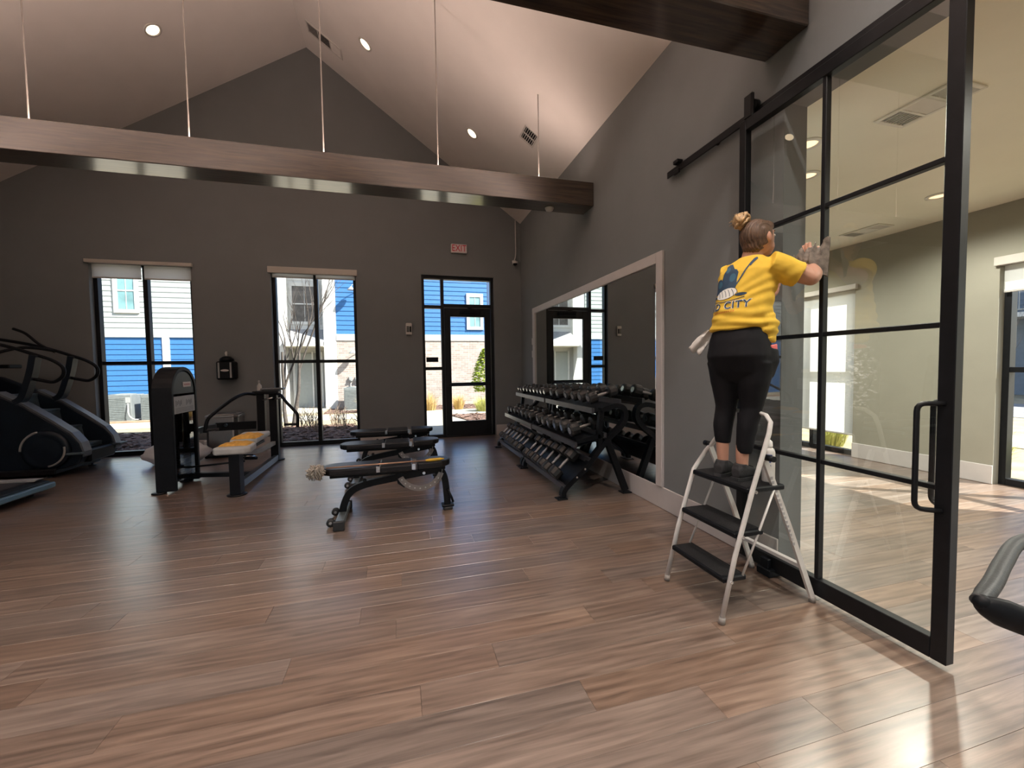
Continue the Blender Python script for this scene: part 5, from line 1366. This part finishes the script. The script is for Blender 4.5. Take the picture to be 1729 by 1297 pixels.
# front frame: two side rails and the hoop over the top in one bent tube
path = [(1.573, yn, .02), (1.652, yn, .34), (1.763, yn, .69), (1.865, yn, .98), (1.885, yn+.01, 1.035), (1.897, yn+.05, 1.068), (1.905, yn+.10, 1.075), (1.905, 1.99, 1.072), (1.902, 2.03, 1.05), (1.895, 2.055, 1.0), (1.882, 2.075, .93), (1.872, 2.13, .85), (1.855, 2.165, .80), (1.768, yf, .69), (1.655, yf, .34), (1.573, yf, .02)]
MB().tube(path, [(.0105, .0140)]*len(path), 12, flat=(0, 1, 0)).build('front_frame', WPAINT, t, bevel=0)
for y, s in ((yn, -1), (yf, 1)):
    MB()._rt([(1.868, y+s*-.028, .83), (2.05, y+s*-.028, .42), (2.205, y+s*-.02, .02)], .030, .016, (0, 1, 0), False).build('rear_leg', WPAINT, t)
    MB().cyl((1.868, y-.03, .845), (1.868, y+.022, .845), .016, 14).build('hinge', BLACKP, t)
    MB().cyl((1.573, y, .0015), (1.577, y, .035), .0165, 12).build('rubber_foot', mat('grey_rubber', (.30, .28, .26), .6, var=.1), t)
    MB().cyl((2.206, y-s*.02, .0015), (2.203, y-s*.02, .035), .017, 12).build('rubber_foot', mat('grey_rubber', (.30, .28, .26), .6, var=.1), t)
    MB().tube([(1.722, y-s*.02, .225), (1.83, y-s*.02, .455), (1.93, y-s*.02, .68)], .006, 8).build('tread_link', WPAINT, t)
MB()._rt([(2.128, yn+.03, .215), (2.128, yf-.03, .215)], .03, .02, (0, 0, 1), False).build('rear_crossbar', WPAINT, t)
for (x0, x1, z) in ((1.595, 1.745, .23), (1.665, 1.855, .46), (1.745, 1.995, .69)):
    st = MB().rbox(x0, x1, yn+.014, yf-.014, z-.03, z, .007).build('tread', BLACKP, t)
    mb = MB()
    for i in range(int((x1-x0-.02)/.011)):
        x = x0+.012+i*.011; mb.box(x, x+.005, yn+.035, yf-.035, z-.001, z+.0025)
    mb.build('tread_ribs', RUBBER, st)['kind'] = 'stuff'
    for y in (yn-.012, yf+.006): MB().cyl((x0+.03, y, z-.015), (x0+.03, y+.008, z-.015), .009, 10).build('rivet', CHROME, st)
# faded print on the near rear leg
mb = MB(); random.seed(2)
for i in range(16):
    u = .12+.5*i/16; x = 1.868+(2.205-1.868)*u; z = .83+(.02-.83)*u
    mb.box(x-.010, x+.006, yn+.0185, yn+.0195, z-.006-random.uniform(0,.004), z+.006)
mb.build('faded_print', mat('faded_ink', (.35, .34, .35), .6, var=.3), t)
t = thing('spray_can', 'white spray can of cleaner standing on the ladder top step', 'can', (1.955, 1.80, .693))
MB().lathe([(.030, 0), (.032, .006), (.032, .165), (.027, .182), (.018, .188)], n=20).build('can_body', WPLAST, t)
MB().lathe([(.0185, .188), (.02, .20), (.018, .222), (.008, .232)], n=16).build('cap', mat('cap_white', (.75, .74, .72), .4, var=.02), t)
mb = MB()
for k in range(5): mb.box(-.0335, -.0325, -.012+.0*k, .010, .05+k*.02, .058+k*.02)
mb.box(-.0335, -.0325, -.018, .018, .135, .155)
o = mb.build('label_print', mat('blue_ink', (.05, .09, .25), .5, var=.1), t); o.rotation_euler = (0, 0, .75)

# ================================================================== THE PERSON
PO = Vector((1.86, 1.905, 0)); FA = math.radians(20)
Fv = Vector((math.cos(FA), math.sin(FA), 0)); Rv = Vector((math.sin(FA), -math.cos(FA), 0)); Uv = Vector((0, 0, 1))
def B(r, f, z): return PO + Rv*r + Fv*f + Uv*z
SKIN = mat('skin', (0.50, 0.27, 0.19), .5, var=.08, scale=12, bump=.05)
YEL = mat('yellow_cotton', (0.72, 0.46, 0.045), .85, var=.07, scale=20, bump=.12, bscale=300)
LEG = mat('black_leggings', (0.006, 0.006, 0.008), .75, spec=.2, var=.2, scale=20)
HAIRM = mat('dark_blonde_hair', (0.095, 0.052, 0.030), .5, var=.6, scale=35, bump=.3, bscale=60, stretch=(5, 5, 1))
BUNM = mat('blonde_bun_hair', (0.46, 0.30, 0.15), .5, var=.5, scale=40, bump=.4, bscale=80)
person = thing('person', 'person in yellow t-shirt and black leggings on the ladder wiping the glass door', 'person', tuple(PO))
def bake(mb, name, m, voxel, smooth=6, disp=None, parent=person, fac=.5):
    me = mb.mesh(name); o = bpy.data.objects.new(name, me); C.objects.link(o)
    r = o.modifiers.new('r', 'REMESH'); r.mode = 'VOXEL'; r.voxel_size = voxel; r.use_smooth_shade = True
    s = o.modifiers.new('s', 'SMOOTH'); s.iterations = smooth; s.factor = fac
    dg = bpy.context.evaluated_depsgraph_get(); dg.update()
    me2 = bpy.data.meshes.new_from_object(o.evaluated_get(dg), depsgraph=dg)
    bpy.data.objects.remove(o); bpy.data.meshes.remove(me)
    if disp:
        me2.calc_loop_triangles()
        ns = [v.normal.copy() for v in me2.vertices]
        for v, n in zip(me2.vertices, ns): v.co = v.co + n*disp(v.co, n)
    for p in me2.polygons: p.use_smooth = True
    me2.name = name; me2.materials.clear(); me2.materials.append(m)
    o = bpy.data.objects.new(name, me2); C.objects.link(o)
    o.parent = parent; o.matrix_parent_inverse = Matrix.Translation(-PO) if parent is person else Matrix.Identity(4)
    return o
def ring(r, f, z, a, b, pw=2.0, rot=0.0):
    A = (Rv*math.cos(rot)+Fv*math.sin(rot))*a; Bb = (-Rv*math.sin(rot)+Fv*math.cos(rot))*b
    return (B(r, f, z), A, Bb, pw)
def limb(mb, pts, rads, n=14): mb.tube(smooth_path(pts, 6), sm_r(rads, 6), n)
def sm_r(rads, k):
    out = []
    for i in range(len(rads)-1):
        a = rads[i]; b = rads[i+1]
        for j in range(k):
            u = j/k
            out.append(a*(1-u)+b*u if not isinstance(a, tuple) else (a[0]*(1-u)+b[0]*u, a[1]*(1-u)+b[1]*u))
    out.append(rads[-1]); return out
# joints
shR, shL = B(.175, .055, 1.865), B(-.100, .065, 1.860)
elR = Vector((2.102, 1.692, 1.795))
waR = Vector((2.155, 1.745, 1.872))
haR = Vector((2.205, 1.795, 1.925))
elL = B(-.10, .25, 1.69); waL = Vector((2.175, 2.03, 1.72)); haL = Vector((2.215, 2.02, 1.79))
LEGS = {  # hip, knee, ankle in (r, f, z)
 'L': [(-.076, -.005, 1.34), (-.080, .0, 1.11), (-.088, -.015, .90), (-.088, -.01, .78)],
 'R': [(.076, .0, 1.34), (.058, .01, 1.11), (.030, -.02, .90), (.026, -.02, .76)]}
HC = B(.055, .075, 2.045)   # head centre
HF = (Fv*.93 + Uv*.10 + Rv*.30).normalized(); HR_ = HF.cross(Uv).normalized(); HU = HR_.cross(HF).normalized()
def Hd(r, f, u): return HC + HR_*r + HF*f + HU*u
def body_mesh():
    mb = MB()
    mb.loft([ring(0, .0, 1.27, .08, .05), ring(0, -.005, 1.31, .125, .085), ring(0, -.015, 1.40, .148, .108), ring(0, -.005, 1.49, .136, .098), ring(.005, .01, 1.58, .120, .088), ring(.01, .025, 1.68, .138, .092), ring(.015, .035, 1.78, .150, .092), ring(.018, .045, 1.86, .150, .082), ring(.02, .05, 1.905, .105, .062), ring(.03, .055, 1.945, .052, .050), ring(.04, .06, 2.01, .047, .047)], 22)
    limb(mb, [shR+Vector((0,0,-.005)), shR.lerp(elR, .5)+Vector((0,0,.0)), elR, ], [.055, .050, .040])
    limb(mb, [elR, elR.lerp(waR, .35)+Vector((.006,-.01,0)), waR], [.043, .042, .026])
    limb(mb, [shL, shL.lerp(elL, .5), elL], [.044, .040, .036]); limb(mb, [elL, elL.lerp(waL, .4), waL], [.039, .036, .024])
    mb.ell(shR, (.058, .058, .055)); mb.ell(shL, (.042, .042, .042)); mb.ell(elR, (.042, .042, .040))
    for k, P in LEGS.items():
        pts = [B(*p) for p in P]
        limb(mb, pts, [.078, .047, .036, .029])
        # foot base
        f0 = P[-1]; limb(mb, [B(*f0), B(f0[0], f0[1]+.0, .735), B(f0[0], f0[1]+.05, .725), B(f0[0], f0[1]+.13, .715)], [.030, .034, .032, .026])
    # head
    M = Matrix((HR_, HF, HU)).transposed()
    mb.ell(HC, (.069, .088, .092), 22, 16, M.to_4x4())
    mb.ell(Hd(0, .045, -.045), (.050, .045, .050), 16, 10, M.to_4x4())
    mb.ell(Hd(0, .060, -.078), (.026, .022, .020), 12, 8, M.to_4x4())
    mb.tube([Hd(0, .080, .02), Hd(0, .101, -.020), Hd(0, .092, -.030)], [.009, .0125, .009], 10)
    mb.ell(Hd(0, .083, -.052), (.020, .010, .009), 12, 8, M.to_4x4())
    mb.ell(Hd(0, .078, .030), (.042, .014, .010), 12, 8, M.to_4x4())
    for s in (-1, 1):
        mb.ell(Hd(s*.071, -.002, -.008), (.009, .018, .030), 12, 8, (M.to_4x4() @ Matrix.Rotation(.2, 4, 'X')))
    return mb
def hand(mb, wrist, palm_c, direction, normal, side, curl, grip=1.0):
    """palm plus four fingers and a thumb; direction = finger direction, normal = palm facing"""
    d = direction.normalized(); n = (normal - d*normal.dot(d)).normalized(); s = d.cross(n)*side
    M = Matrix((s, d, n)).transposed().to_4x4()
    mb.tube([wrist, wrist.lerp(palm_c, .5), palm_c], [(.020, .026), (.016, .034), (.015, .038)], 12, flat=tuple(n))
    mb.ell(palm_c, (.040, .045, .015), 14, 10, M)
    for i, (o, L) in enumerate(((-.030, .060), (-.010, .072), (.010, .068), (.029, .052))):
        p = palm_c + s*o + d*.034
        q1 = p + d*L*.45 + n*L*.10*curl; q2 = q1 + (d*(1-.4*curl) + n*.75*curl)*L*.32; q3 = q2 + (d*(1-.75*curl) + n*.9*curl)*L*.26
        mb.tube(smooth_path([p-d*.01, q1, q2, q3], 3), [.0092]*6+[.0082]*3+[.0066], 8)
    p = palm_c - s*.034 - d*.012
    mb.tube(smooth_path([p, p-s*.022+d*.018+n*.006, p-s*.026+d*.040+n*.016, p-s*.018+d*.058+n*.022], 3), [.0115]*5+[.010]*4+[.0075], 8)
mb = body_mesh()
hand(mb, waR, haR, Vector((.10, .35, .95)), Vector((1, 0, -.05)), 1, .25)
hand(mb, waL, haL, Vector((.18, -.1, 1)), Vector((1, 0, 0)), -1, .2)
body = bake(mb, 'body', SKIN, .0048, 5)
# eyes, brows, lips
for s in (-1, 1):
    e = MB().ell(Hd(s*.029, .080, .008), (.011, .008, .008), 12, 8).build('eye', WPLAST, person); e.matrix_parent_inverse = Matrix.Translation(-PO)
    i_ = MB().ell(Hd(s*.030, .0862, .008), (.0048, .004, .0048), 10, 6).build('iris', mat('iris_brown', (.06, .035, .02), .2, var=.1), e)
    b_ = MB().tube([Hd(s*.014, .090, .030), Hd(s*.03, .088, .036), Hd(s*.044, .076, .032)], [.002, .003, .0015], 6).build('eyebrow', HAIRM, person); b_.matrix_parent_inverse = Matrix.Translation(-PO)
l_ = MB().tube([Hd(-.018, .088, -.053), Hd(0, .0945, -.052), Hd(.018, .088, -.053)], [.002, .0042, .002], 8).build('lips', mat('lip_rose', (.45, .16, .14), .45, var=.05), person); l_.matrix_parent_inverse = Matrix.Translation(-PO)

# t-shirt
mb = MB()
mb.loft([ring(.0, -.005, 1.535, .152, .126, 2.3), ring(.0, -.004, 1.56, .154, .128, 2.3), ring(.003, .0, 1.62, .150, .122, 2.2), ring(.010, .012, 1.70, .150, .116), ring(.018, .03, 1.78, .156, .112), ring(.022, .042, 1.86, .160, .100, 2.2), ring(.022, .048, 1.905, .132, .076), ring(.026, .052, 1.935, .074, .060), ring(.03, .053, 1.945, .060, .054)], 30)
sl = shR.lerp(elR, .60)
up = (elR-shR).normalized()
mb.tube(smooth_path([shR-up*.06+Vector((0,0,-.008)), shR+Vector((0,0,-.006)), shR.lerp(elR,.35)+Vector((0,0,-.010)), sl+Vector((0,0,-.010))], 4), [.070]*5+[.070, .068, .066, .066, .067, .068, .070, .072], 18)
sl2 = shL.lerp(elL, .72); ul = (elL-shL).normalized()
mb.tube(smooth_path([shL-ul*.05+Rv*.02, shL, shL.lerp(elL,.3), sl2], 4), [.050]*4+[.062, .062, .061, .060, .059, .058, .058, .058, .059], 16)
# cloth hanging at the right hip
mb.tube(smooth_path([B(.122, .01, 1.60), B(.136, .02, 1.55), B(.142, .03, 1.50), B(.138, .035, 1.462)], 4), [(.045, .075)]*6+[(.03, .06)]*4+[(.018, .045)]*3, 14, flat=tuple(Rv))
def shirt_disp(co, n):
    q = co - PO; r = q.dot(Rv); f = q.dot(Fv); z = co.z
    a = 0.0
    hz = max(0, min(1, (1.70-z)/.16))
    a += hz*.006*math.sin(z*120 + 3*noise.noise(co*6) + r*7)*(.5+.5*noise.noise(co*9)+.4)
    a += .004*noise.noise(co*14)
    # drag folds from the right armpit towards the lower back
    if r > -.02 and z < 1.86:
        ax = (r-.16)*.75 + (z-1.80)*.9
        w_ = max(0, 1-abs((1.74-z))/.16)*max(0, min(1, (r+.02)/.12))
        a += w_*.0035*math.sin(((z-1.80)*1.1-(r-.16)*.75)*95 + 2.2*noise.noise(co*7))
    a -= .004*math.exp(-((z-1.588)/.012)**2)
    return a
shirt = bake(mb, 't_shirt', YEL, .0065, 5, shirt_disp)
dgm = shirt.data
bvh = BVHTree.FromPolygons([v.co.copy() for v in dgm.vertices], [tuple(p.vertices) for p in dgm.polygons])
# leggings
mb = MB()
mb.loft([ring(0, .0, 1.245, .10, .075), ring(0, -.008, 1.30, .152, .108, 2.2), ring(0, -.020, 1.39, .166, .134, 2.2), ring(0, -.014, 1.48, .156, .122, 2.1), ring(0, -.003, 1.575, .134, .104)], 26)
lg = {'L': [(-.080, -.01, 1.36), (-.078, .0, 1.24), (-.080, .003, 1.10), (-.088, -.012, .99), (-.088, -.012, .885)],
      'R': [(.080, -.005, 1.36), (.070, .0, 1.24), (.058, .008, 1.10), (.046, -.012, .99), (.034, -.018, .845)]}
for k, P in lg.items(): limb(mb, [B(*p) for p in P], [.096, .083, .056, .053, .040], 18)
mb.tube([B(.150, .035, 1.425), B(.156, .035, 1.36), B(.140, .03, 1.27)], [(.022, .055), (.024, .058), (.012, .045)], 12, flat=tuple(Rv))
legg = bake(mb, 'leggings', LEG, .007, 5, lambda co, n: .0008*noise.noise(co*30))
# phone in the pocket
mb = MB(); Mx = Matrix.Translation(B(.158, .035, 1.430)) @ Matrix((Rv, Fv, Uv)).transposed().to_4x4() @ Matrix.Rotation(.12, 4, 'X')
mb.rbox(-.005, .005, -.036, .036, -.10, .018, .004, Mx)
tag(mb.build('phone', mat('coral_case', (.80, .12, .12), .45, var=.05)), 'coral red phone sticking out of the right leggings pocket', 'phone')
# hair: cap with nape, bun
mb = MB(); M = Matrix((HR_, HF, HU)).transposed().to_4x4()
mb.ell(Hd(0, -.016, .012), (.076, .086, .093), 24, 16, M)
mb.ell(Hd(0, -.042, -.038), (.058, .050, .052), 18, 12, M)
mb.ell(Hd(-.0, .035, .055), (.060, .048, .040), 16, 10, M)
hair = bake(mb, 'hair', HAIRM, .005, 4, lambda co, n: .0022*math.sin((co-HC).dot(HR_)*420 + 6*noise.noise(co*16)))
BC = Hd(-.034, -.078, .108)
mb = MB(); random.seed(4); mb.ell(BC, (.038, .036, .046), 16, 12)
for i in range(16):
    ax = Vector((random.uniform(-1,1), random.uniform(-1,1), random.uniform(-1,1))).normalized(); u_ = ax.orthogonal().normalized(); v_ = ax.cross(u_)
    a0 = random.uniform(0, 6.28); R0 = random.uniform(.032, .044)
    pts = [BC + (u_*math.cos(a0+k*.3)+v_*math.sin(a0+k*.3))*(R0+.004*math.sin(k)) + ax*random.uniform(-.003,.003) for k in range(9)]
    mb.tube(pts, [.003]+[.0085]*7+[.002], 8)
for i in range(14):
    d = Vector((random.uniform(-1,.6), random.uniform(-.6,1), random.uniform(-.6,1))).normalized(); mb.tube([BC+d*.034, BC+d*.05+Vector((0,0,.004)), BC+d*.06], [.0018, .0014, .0006], 4)
bn_ = mb.build('hair_bun', BUNM, hair)
mb = MB(); mb.tube([Hd(-.024+.026*math.cos(a), -.058+.020*math.sin(a), .074+.006*math.sin(a)) for a in [k*2*PI/14 for k in range(14)]], .006, 8, closed=True); mb.build('hair_tie', BLACKP, hair)
for s in (-1, 1):
    pass
# shoes
for k in ('L', 'R'):
    r0, f0 = LEGS[k][-1][0], LEGS[k][-1][1]
    yaw = -.15 if k == 'R' else .05
    def S_(r, f, z):
        c, s = math.cos(yaw), math.sin(yaw); return B(r0 + r*c + f*s*-1, f0 + r*s + f*c, z)
    mb = MB()
    rings = []
    for (f, z, a, h) in ((-.062, .735, .022, .026), (-.045, .742, .034, .040), (-.01, .745, .037, .046), (.035, .735, .038, .036), (.09, .725, .043, .027), (.135, .718, .038, .020), (.165, .714, .020, .012)):
        rings.append((S_(0, f, z), (S_(1, 0, 0)-S_(0, 0, 0))*a, Uv*h, 2.6))
    mb.loft(rings, 18)
    c0 = S_(0, -.015, .775); mb.loft([(S_(0, -.012, .75), (S_(1,0,0)-S_(0,0,0))*.034, (S_(0,1,0)-S_(0,0,0))*.045, 2), (S_(0, -.014, .785), (S_(1,0,0)-S_(0,0,0))*.033, (S_(0,1,0)-S_(0,0,0))*.042, 2)], 16)
    sh = bake(mb, 'shoe', mat('black_knit_shoe', (.018, .018, .02), .8, var=.3, scale=60, bump=.3, bscale=300), .005, 3)
    poly = [(-.070, -.02), (-.066, .022), (-.03, .038), (.03, .036), (.09, .045), (.14, .042), (.172, .02), (.176, 0), (.172, -.02), (.14, -.042), (.09, -.045), (.03, -.036), (-.03, -.038), (-.066, -.022)]
    mb = MB(); n_ = len(poly); vs = [S_(p[1], p[0], .694) for p in poly] + [S_(p[1]*1.03, p[0]*1.01, .712) for p in poly]
    mb.add(vs, [tuple(range(n_)), tuple(range(2*n_-1, n_-1, -1))] + [(i, (i+1) % n_, n_+(i+1) % n_, n_+i) for i in range(n_)])
    so = mb.build('sole', mat('sole_rubber', (.025, .025, .027), .6, var=.2), sh)
    mb = MB()
    for j in range(4):
        f = .03+j*.018; mb.tube([S_(-.022, f, .765-.006*j), S_(0, f+.004, .775-.006*j), S_(.022, f, .765-.006*j)], .0028, 6)
    mb.build('laces', BLACKP, sh)

# printed logo and lettering on the back of the shirt, laid onto its surface
NAVYINK = mat('navy_print', (0.018, 0.045, 0.085), .7, var=.15); WHITEINK = mat('white_print', (.75, .74, .70), .7, var=.05); TEALINK = mat('teal_print', (.03, .10, .16), .7, var=.1)
BACKC = Vector((0, 0))
def project(me, name, m, cr, cz, lift, scale=1.0, shear=.04):
    if cr == LR: scale *= 1.42
    bm = bmesh.new(); bm.from_mesh(me)
    bmesh.ops.triangulate(bm, faces=bm.faces)
    for _ in range(4):
        es = [e for e in bm.edges if e.calc_length()*scale > .010]
        if not es: break
        bmesh.ops.subdivide_edges(bm, edges=es, cuts=1); bmesh.ops.triangulate(bm, faces=[f for f in bm.faces if len(f.verts) > 3])
    kill = []
    for v in bm.verts:
        r = cr + v.co.x*scale; z = cz + v.co.y*scale + shear*v.co.x*scale
        o = B(r, -.6, z); hit, nrm, idx, d = bvh.ray_cast(o, Fv, 1.2)
        if hit is None or d > .70: kill.append(v); v.co = B(r, -.1, z)
        else:
            if nrm.dot(Fv) > 0: nrm = -nrm
            v.co = hit + nrm*lift - Fv*.0008
    bmesh.ops.delete(bm, geom=kill, context='VERTS')
    me2 = bpy.data.meshes.new(name); bm.to_mesh(me2); bm.free(); me2.materials.append(m)
    o = bpy.data.objects.new(name, me2); C.objects.link(o); o.parent = shirt
    return o
def flat(polys):
    me = bpy.data.meshes.new('f'); vs = []; fs = []
    for p in polys: b = len(vs); vs += [(x, y, 0) for x, y in p]; fs.append(tuple(range(b, b+len(p))))
    me.from_pydata(vs, [], fs); return me
def oval(cx, cy, rx, ry, rot=0, n=18, a0=0, a1=2*PI):
    return [(cx + rx*math.cos(a)*math.cos(rot) - ry*math.sin(a)*math.sin(rot), cy + rx*math.cos(a)*math.sin(rot) + ry*math.sin(a)*math.cos(rot)) for a in [a0+(a1-a0)*i/n for i in range(n)]]
LR, LZ = -.035, 1.790
shape = [(-.055, -.035), (-.058, .012), (-.052, .026), (-.036, .03), (-.03, .022), (-.026, .045), (-.018, .064), (-.022, .076), (-.012, .084), (.002, .082), (.010, .070), (.018, .058), (.028, .054), (.036, .042), (.034, .012), (.036, -.012), (.03, -.035)]
project(flat([shape]), 'printed_logo', NAVYINK, LR, LZ, .0016)
project(flat([oval(-.038, .006, .012, .014), oval(.016, .024, .013, .017), oval(-.008, .058, .009, .012)]), 'printed_logo', TEALINK, LR, LZ, .0022)
# mop strands
st = []
for i in range(6):
    a = -1.15 + i*.34
    p0 = (.034-.004*i, -.018-.003*i)
    st.append([(.040-.012*i, -.020), (.030-.014*i, -.052+abs(i-3)*.003), (.022-.014*i, -.057+abs(i-3)*.003), (.033-.012*i, -.018)])
project(flat([oval(-.002, -.038, .044, .021, .10)]), 'printed_logo', WHITEINK, LR, LZ, .0024)
arcs = []
for i in range(6):
    pts = [(-.040+.015*i + .012*math.sin(u*1.5), -.022-.030*u) for u in [k/5 for k in range(6)]]
    arcs.append([(x-.0012, y) for x, y in pts] + [(x+.0012, y) for x, y in reversed(pts)])
project(flat(arcs), 'printed_logo', NAVYINK, LR, LZ, .0030)
# handle of the brush
hx = [(.030, -.010), (.035, -.012), (.074, .064), (.069, .067)]
project(flat([hx, [(.066, .062), (.076, .058), (.090, .086), (.084, .093), (.078, .090)]]), 'printed_logo', NAVYINK, LR, LZ, .0018)
sw = [( -.070+.140*u, -.058 -.010*math.sin(u*PI) ) for u in [k/12 for k in range(13)]]
project(flat([[(x, y) for x, y in sw] + [(x, y-.0028) for x, y in reversed(sw)], oval(.056, -.048, .020, .006), oval(-.052, -.046, .016, .005)]), 'printed_logo', NAVYINK, LR, LZ, .0018)
me = text_mesh('ND CITY', .053, 0, space=1.14, bold=.0026); project(me, 'printed_lettering', WHITEINK, LR+.006, LZ-.124, .0016, 1.05)
me = text_mesh('ND CITY', .053, 0, space=1.14, bold=.0010)
project(me, 'printed_lettering', NAVYINK, LR+.0085, LZ-.1245, .0024, 1.03)
# faint second line under the name
mb_ = []
for i in range(11): mb_.append([(-.045+.008*i, -.113), (-.040+.008*i, -.113), (-.040+.008*i, -.107), (-.045+.008*i, -.107)])
project(flat(mb_), 'printed_lettering', mat('orange_print', (.62, .22, .03), .7, var=.1), LR, LZ, .0016)

# grey cloth in the right hand, pressed on the glass
CLOTHG = mat('grey_microfibre', (0.15, 0.125, 0.105), .95, var=.45, scale=26, bump=.5, bscale=160)
random.seed(12)
n1, n2 = 30, 26; vs = []; fs = []
for layer in (0, 1):
    for i in range(n1+1):
        for j in range(n2+1):
            u, v = i/n1, j/n2
            # pleated fan over the hand: u runs from the near (right) edge to the far one, v upwards
            by, bz = 1.680+.175*u, 1.800+.105*u
            ty, tz = 1.690+.205*u, 2.005-.035*u + .016*math.sin(u*19) + .010*math.sin(u*37+1)
            y = by+(ty-by)*v; z = bz+(tz-bz)*v
            pl = .011*math.sin(u*30 + 2.0*v)*(.35+.65*v) + .006*noise.noise(Vector((u*9, v*5, 3)))
            hump = math.sin(PI*min(1, u*1.05))*math.sin(PI*min(1, .25+v*.75))
            x = 2.222 - .085*hump - .02*(1-v) + pl; y -= .035*hump
            vs.append((min(x, 2.2335)-.0*layer - (.004 if layer else 0), y, z))
N = (n1+1)*(n2+1)
for i in range(n1):
    for j in range(n2):
        a = i*(n2+1)+j; b_ = a+1; c_ = a+n2+2; d_ = a+n2+1
        fs += [(a, d_, c_, b_), (N+a, N+b_, N+c_, N+d_)]
for i in range(n1):
    a = i*(n2+1); b_ = a+n2+1; fs.append((a, N+a, N+b_, b_)); a += n2; b_ += n2; fs.append((a, b_, N+b_, N+a))
for j in range(n2):
    fs.append((j, j+1, N+j+1, N+j)); a = n1*(n2+1)+j; fs.append((a+1, a, N+a, N+a+1))
mb = MB(); mb.add(vs, fs, True)
tag(mb.build('cleaning_cloth', CLOTHG), 'crumpled dark grey cloth held against the glass door in the right hand', 'cloth')
# white rag hanging from the left hip
random.seed(8); vs = []; fs = []
n1, n2 = 16, 18
top, bot = B(-.150, -.05, 1.545), B(-.240, -.06, 1.425)
for layer in (0, 1):
    for i in range(n1+1):
        for j in range(n2+1):
            u, v = i/n1, j/n2; c = top.lerp(bot, v)
            w_ = .014 + .030*math.sin(min(1, v*1.25)*PI*.62)
            ax = (Rv*.85+Fv*.45)*.9 - Uv*.35
            p = c + ax*(u-.5)*2*w_ + Fv*(.010*math.sin(u*9+v*3)+.006*noise.noise(Vector((u*6, v*8, 1)))) + Uv*.012*math.sin(u*12)*v - Fv*(.004 if layer else 0)
            vs.append(p)
N = (n1+1)*(n2+1)
for i in range(n1):
    for j in range(n2):
        a = i*(n2+1)+j; b_ = a+1; c_ = a+n2+2; d_ = a+n2+1
        fs += [(a, d_, c_, b_), (N+a, N+b_, N+c_, N+d_)]
for i in range(n1):
    a = i*(n2+1); b_ = a+n2+1; fs.append((a, N+a, N+b_, b_)); a += n2; b_ += n2; fs.append((a, b_, N+b_, N+a))
for j in range(n2):
    fs.append((j, j+1, N+j+1, N+j)); a = n1*(n2+1)+j; fs.append((a+1, a, N+a, N+a+1))
mb = MB(); mb.add(vs, fs, True)
tag(mb.build('rag', mat('white_rag', (.62, .59, .56), .95, var=.1, scale=30, bump=.3, bscale=200)), 'white rag hanging out of the left waistband', 'cloth')
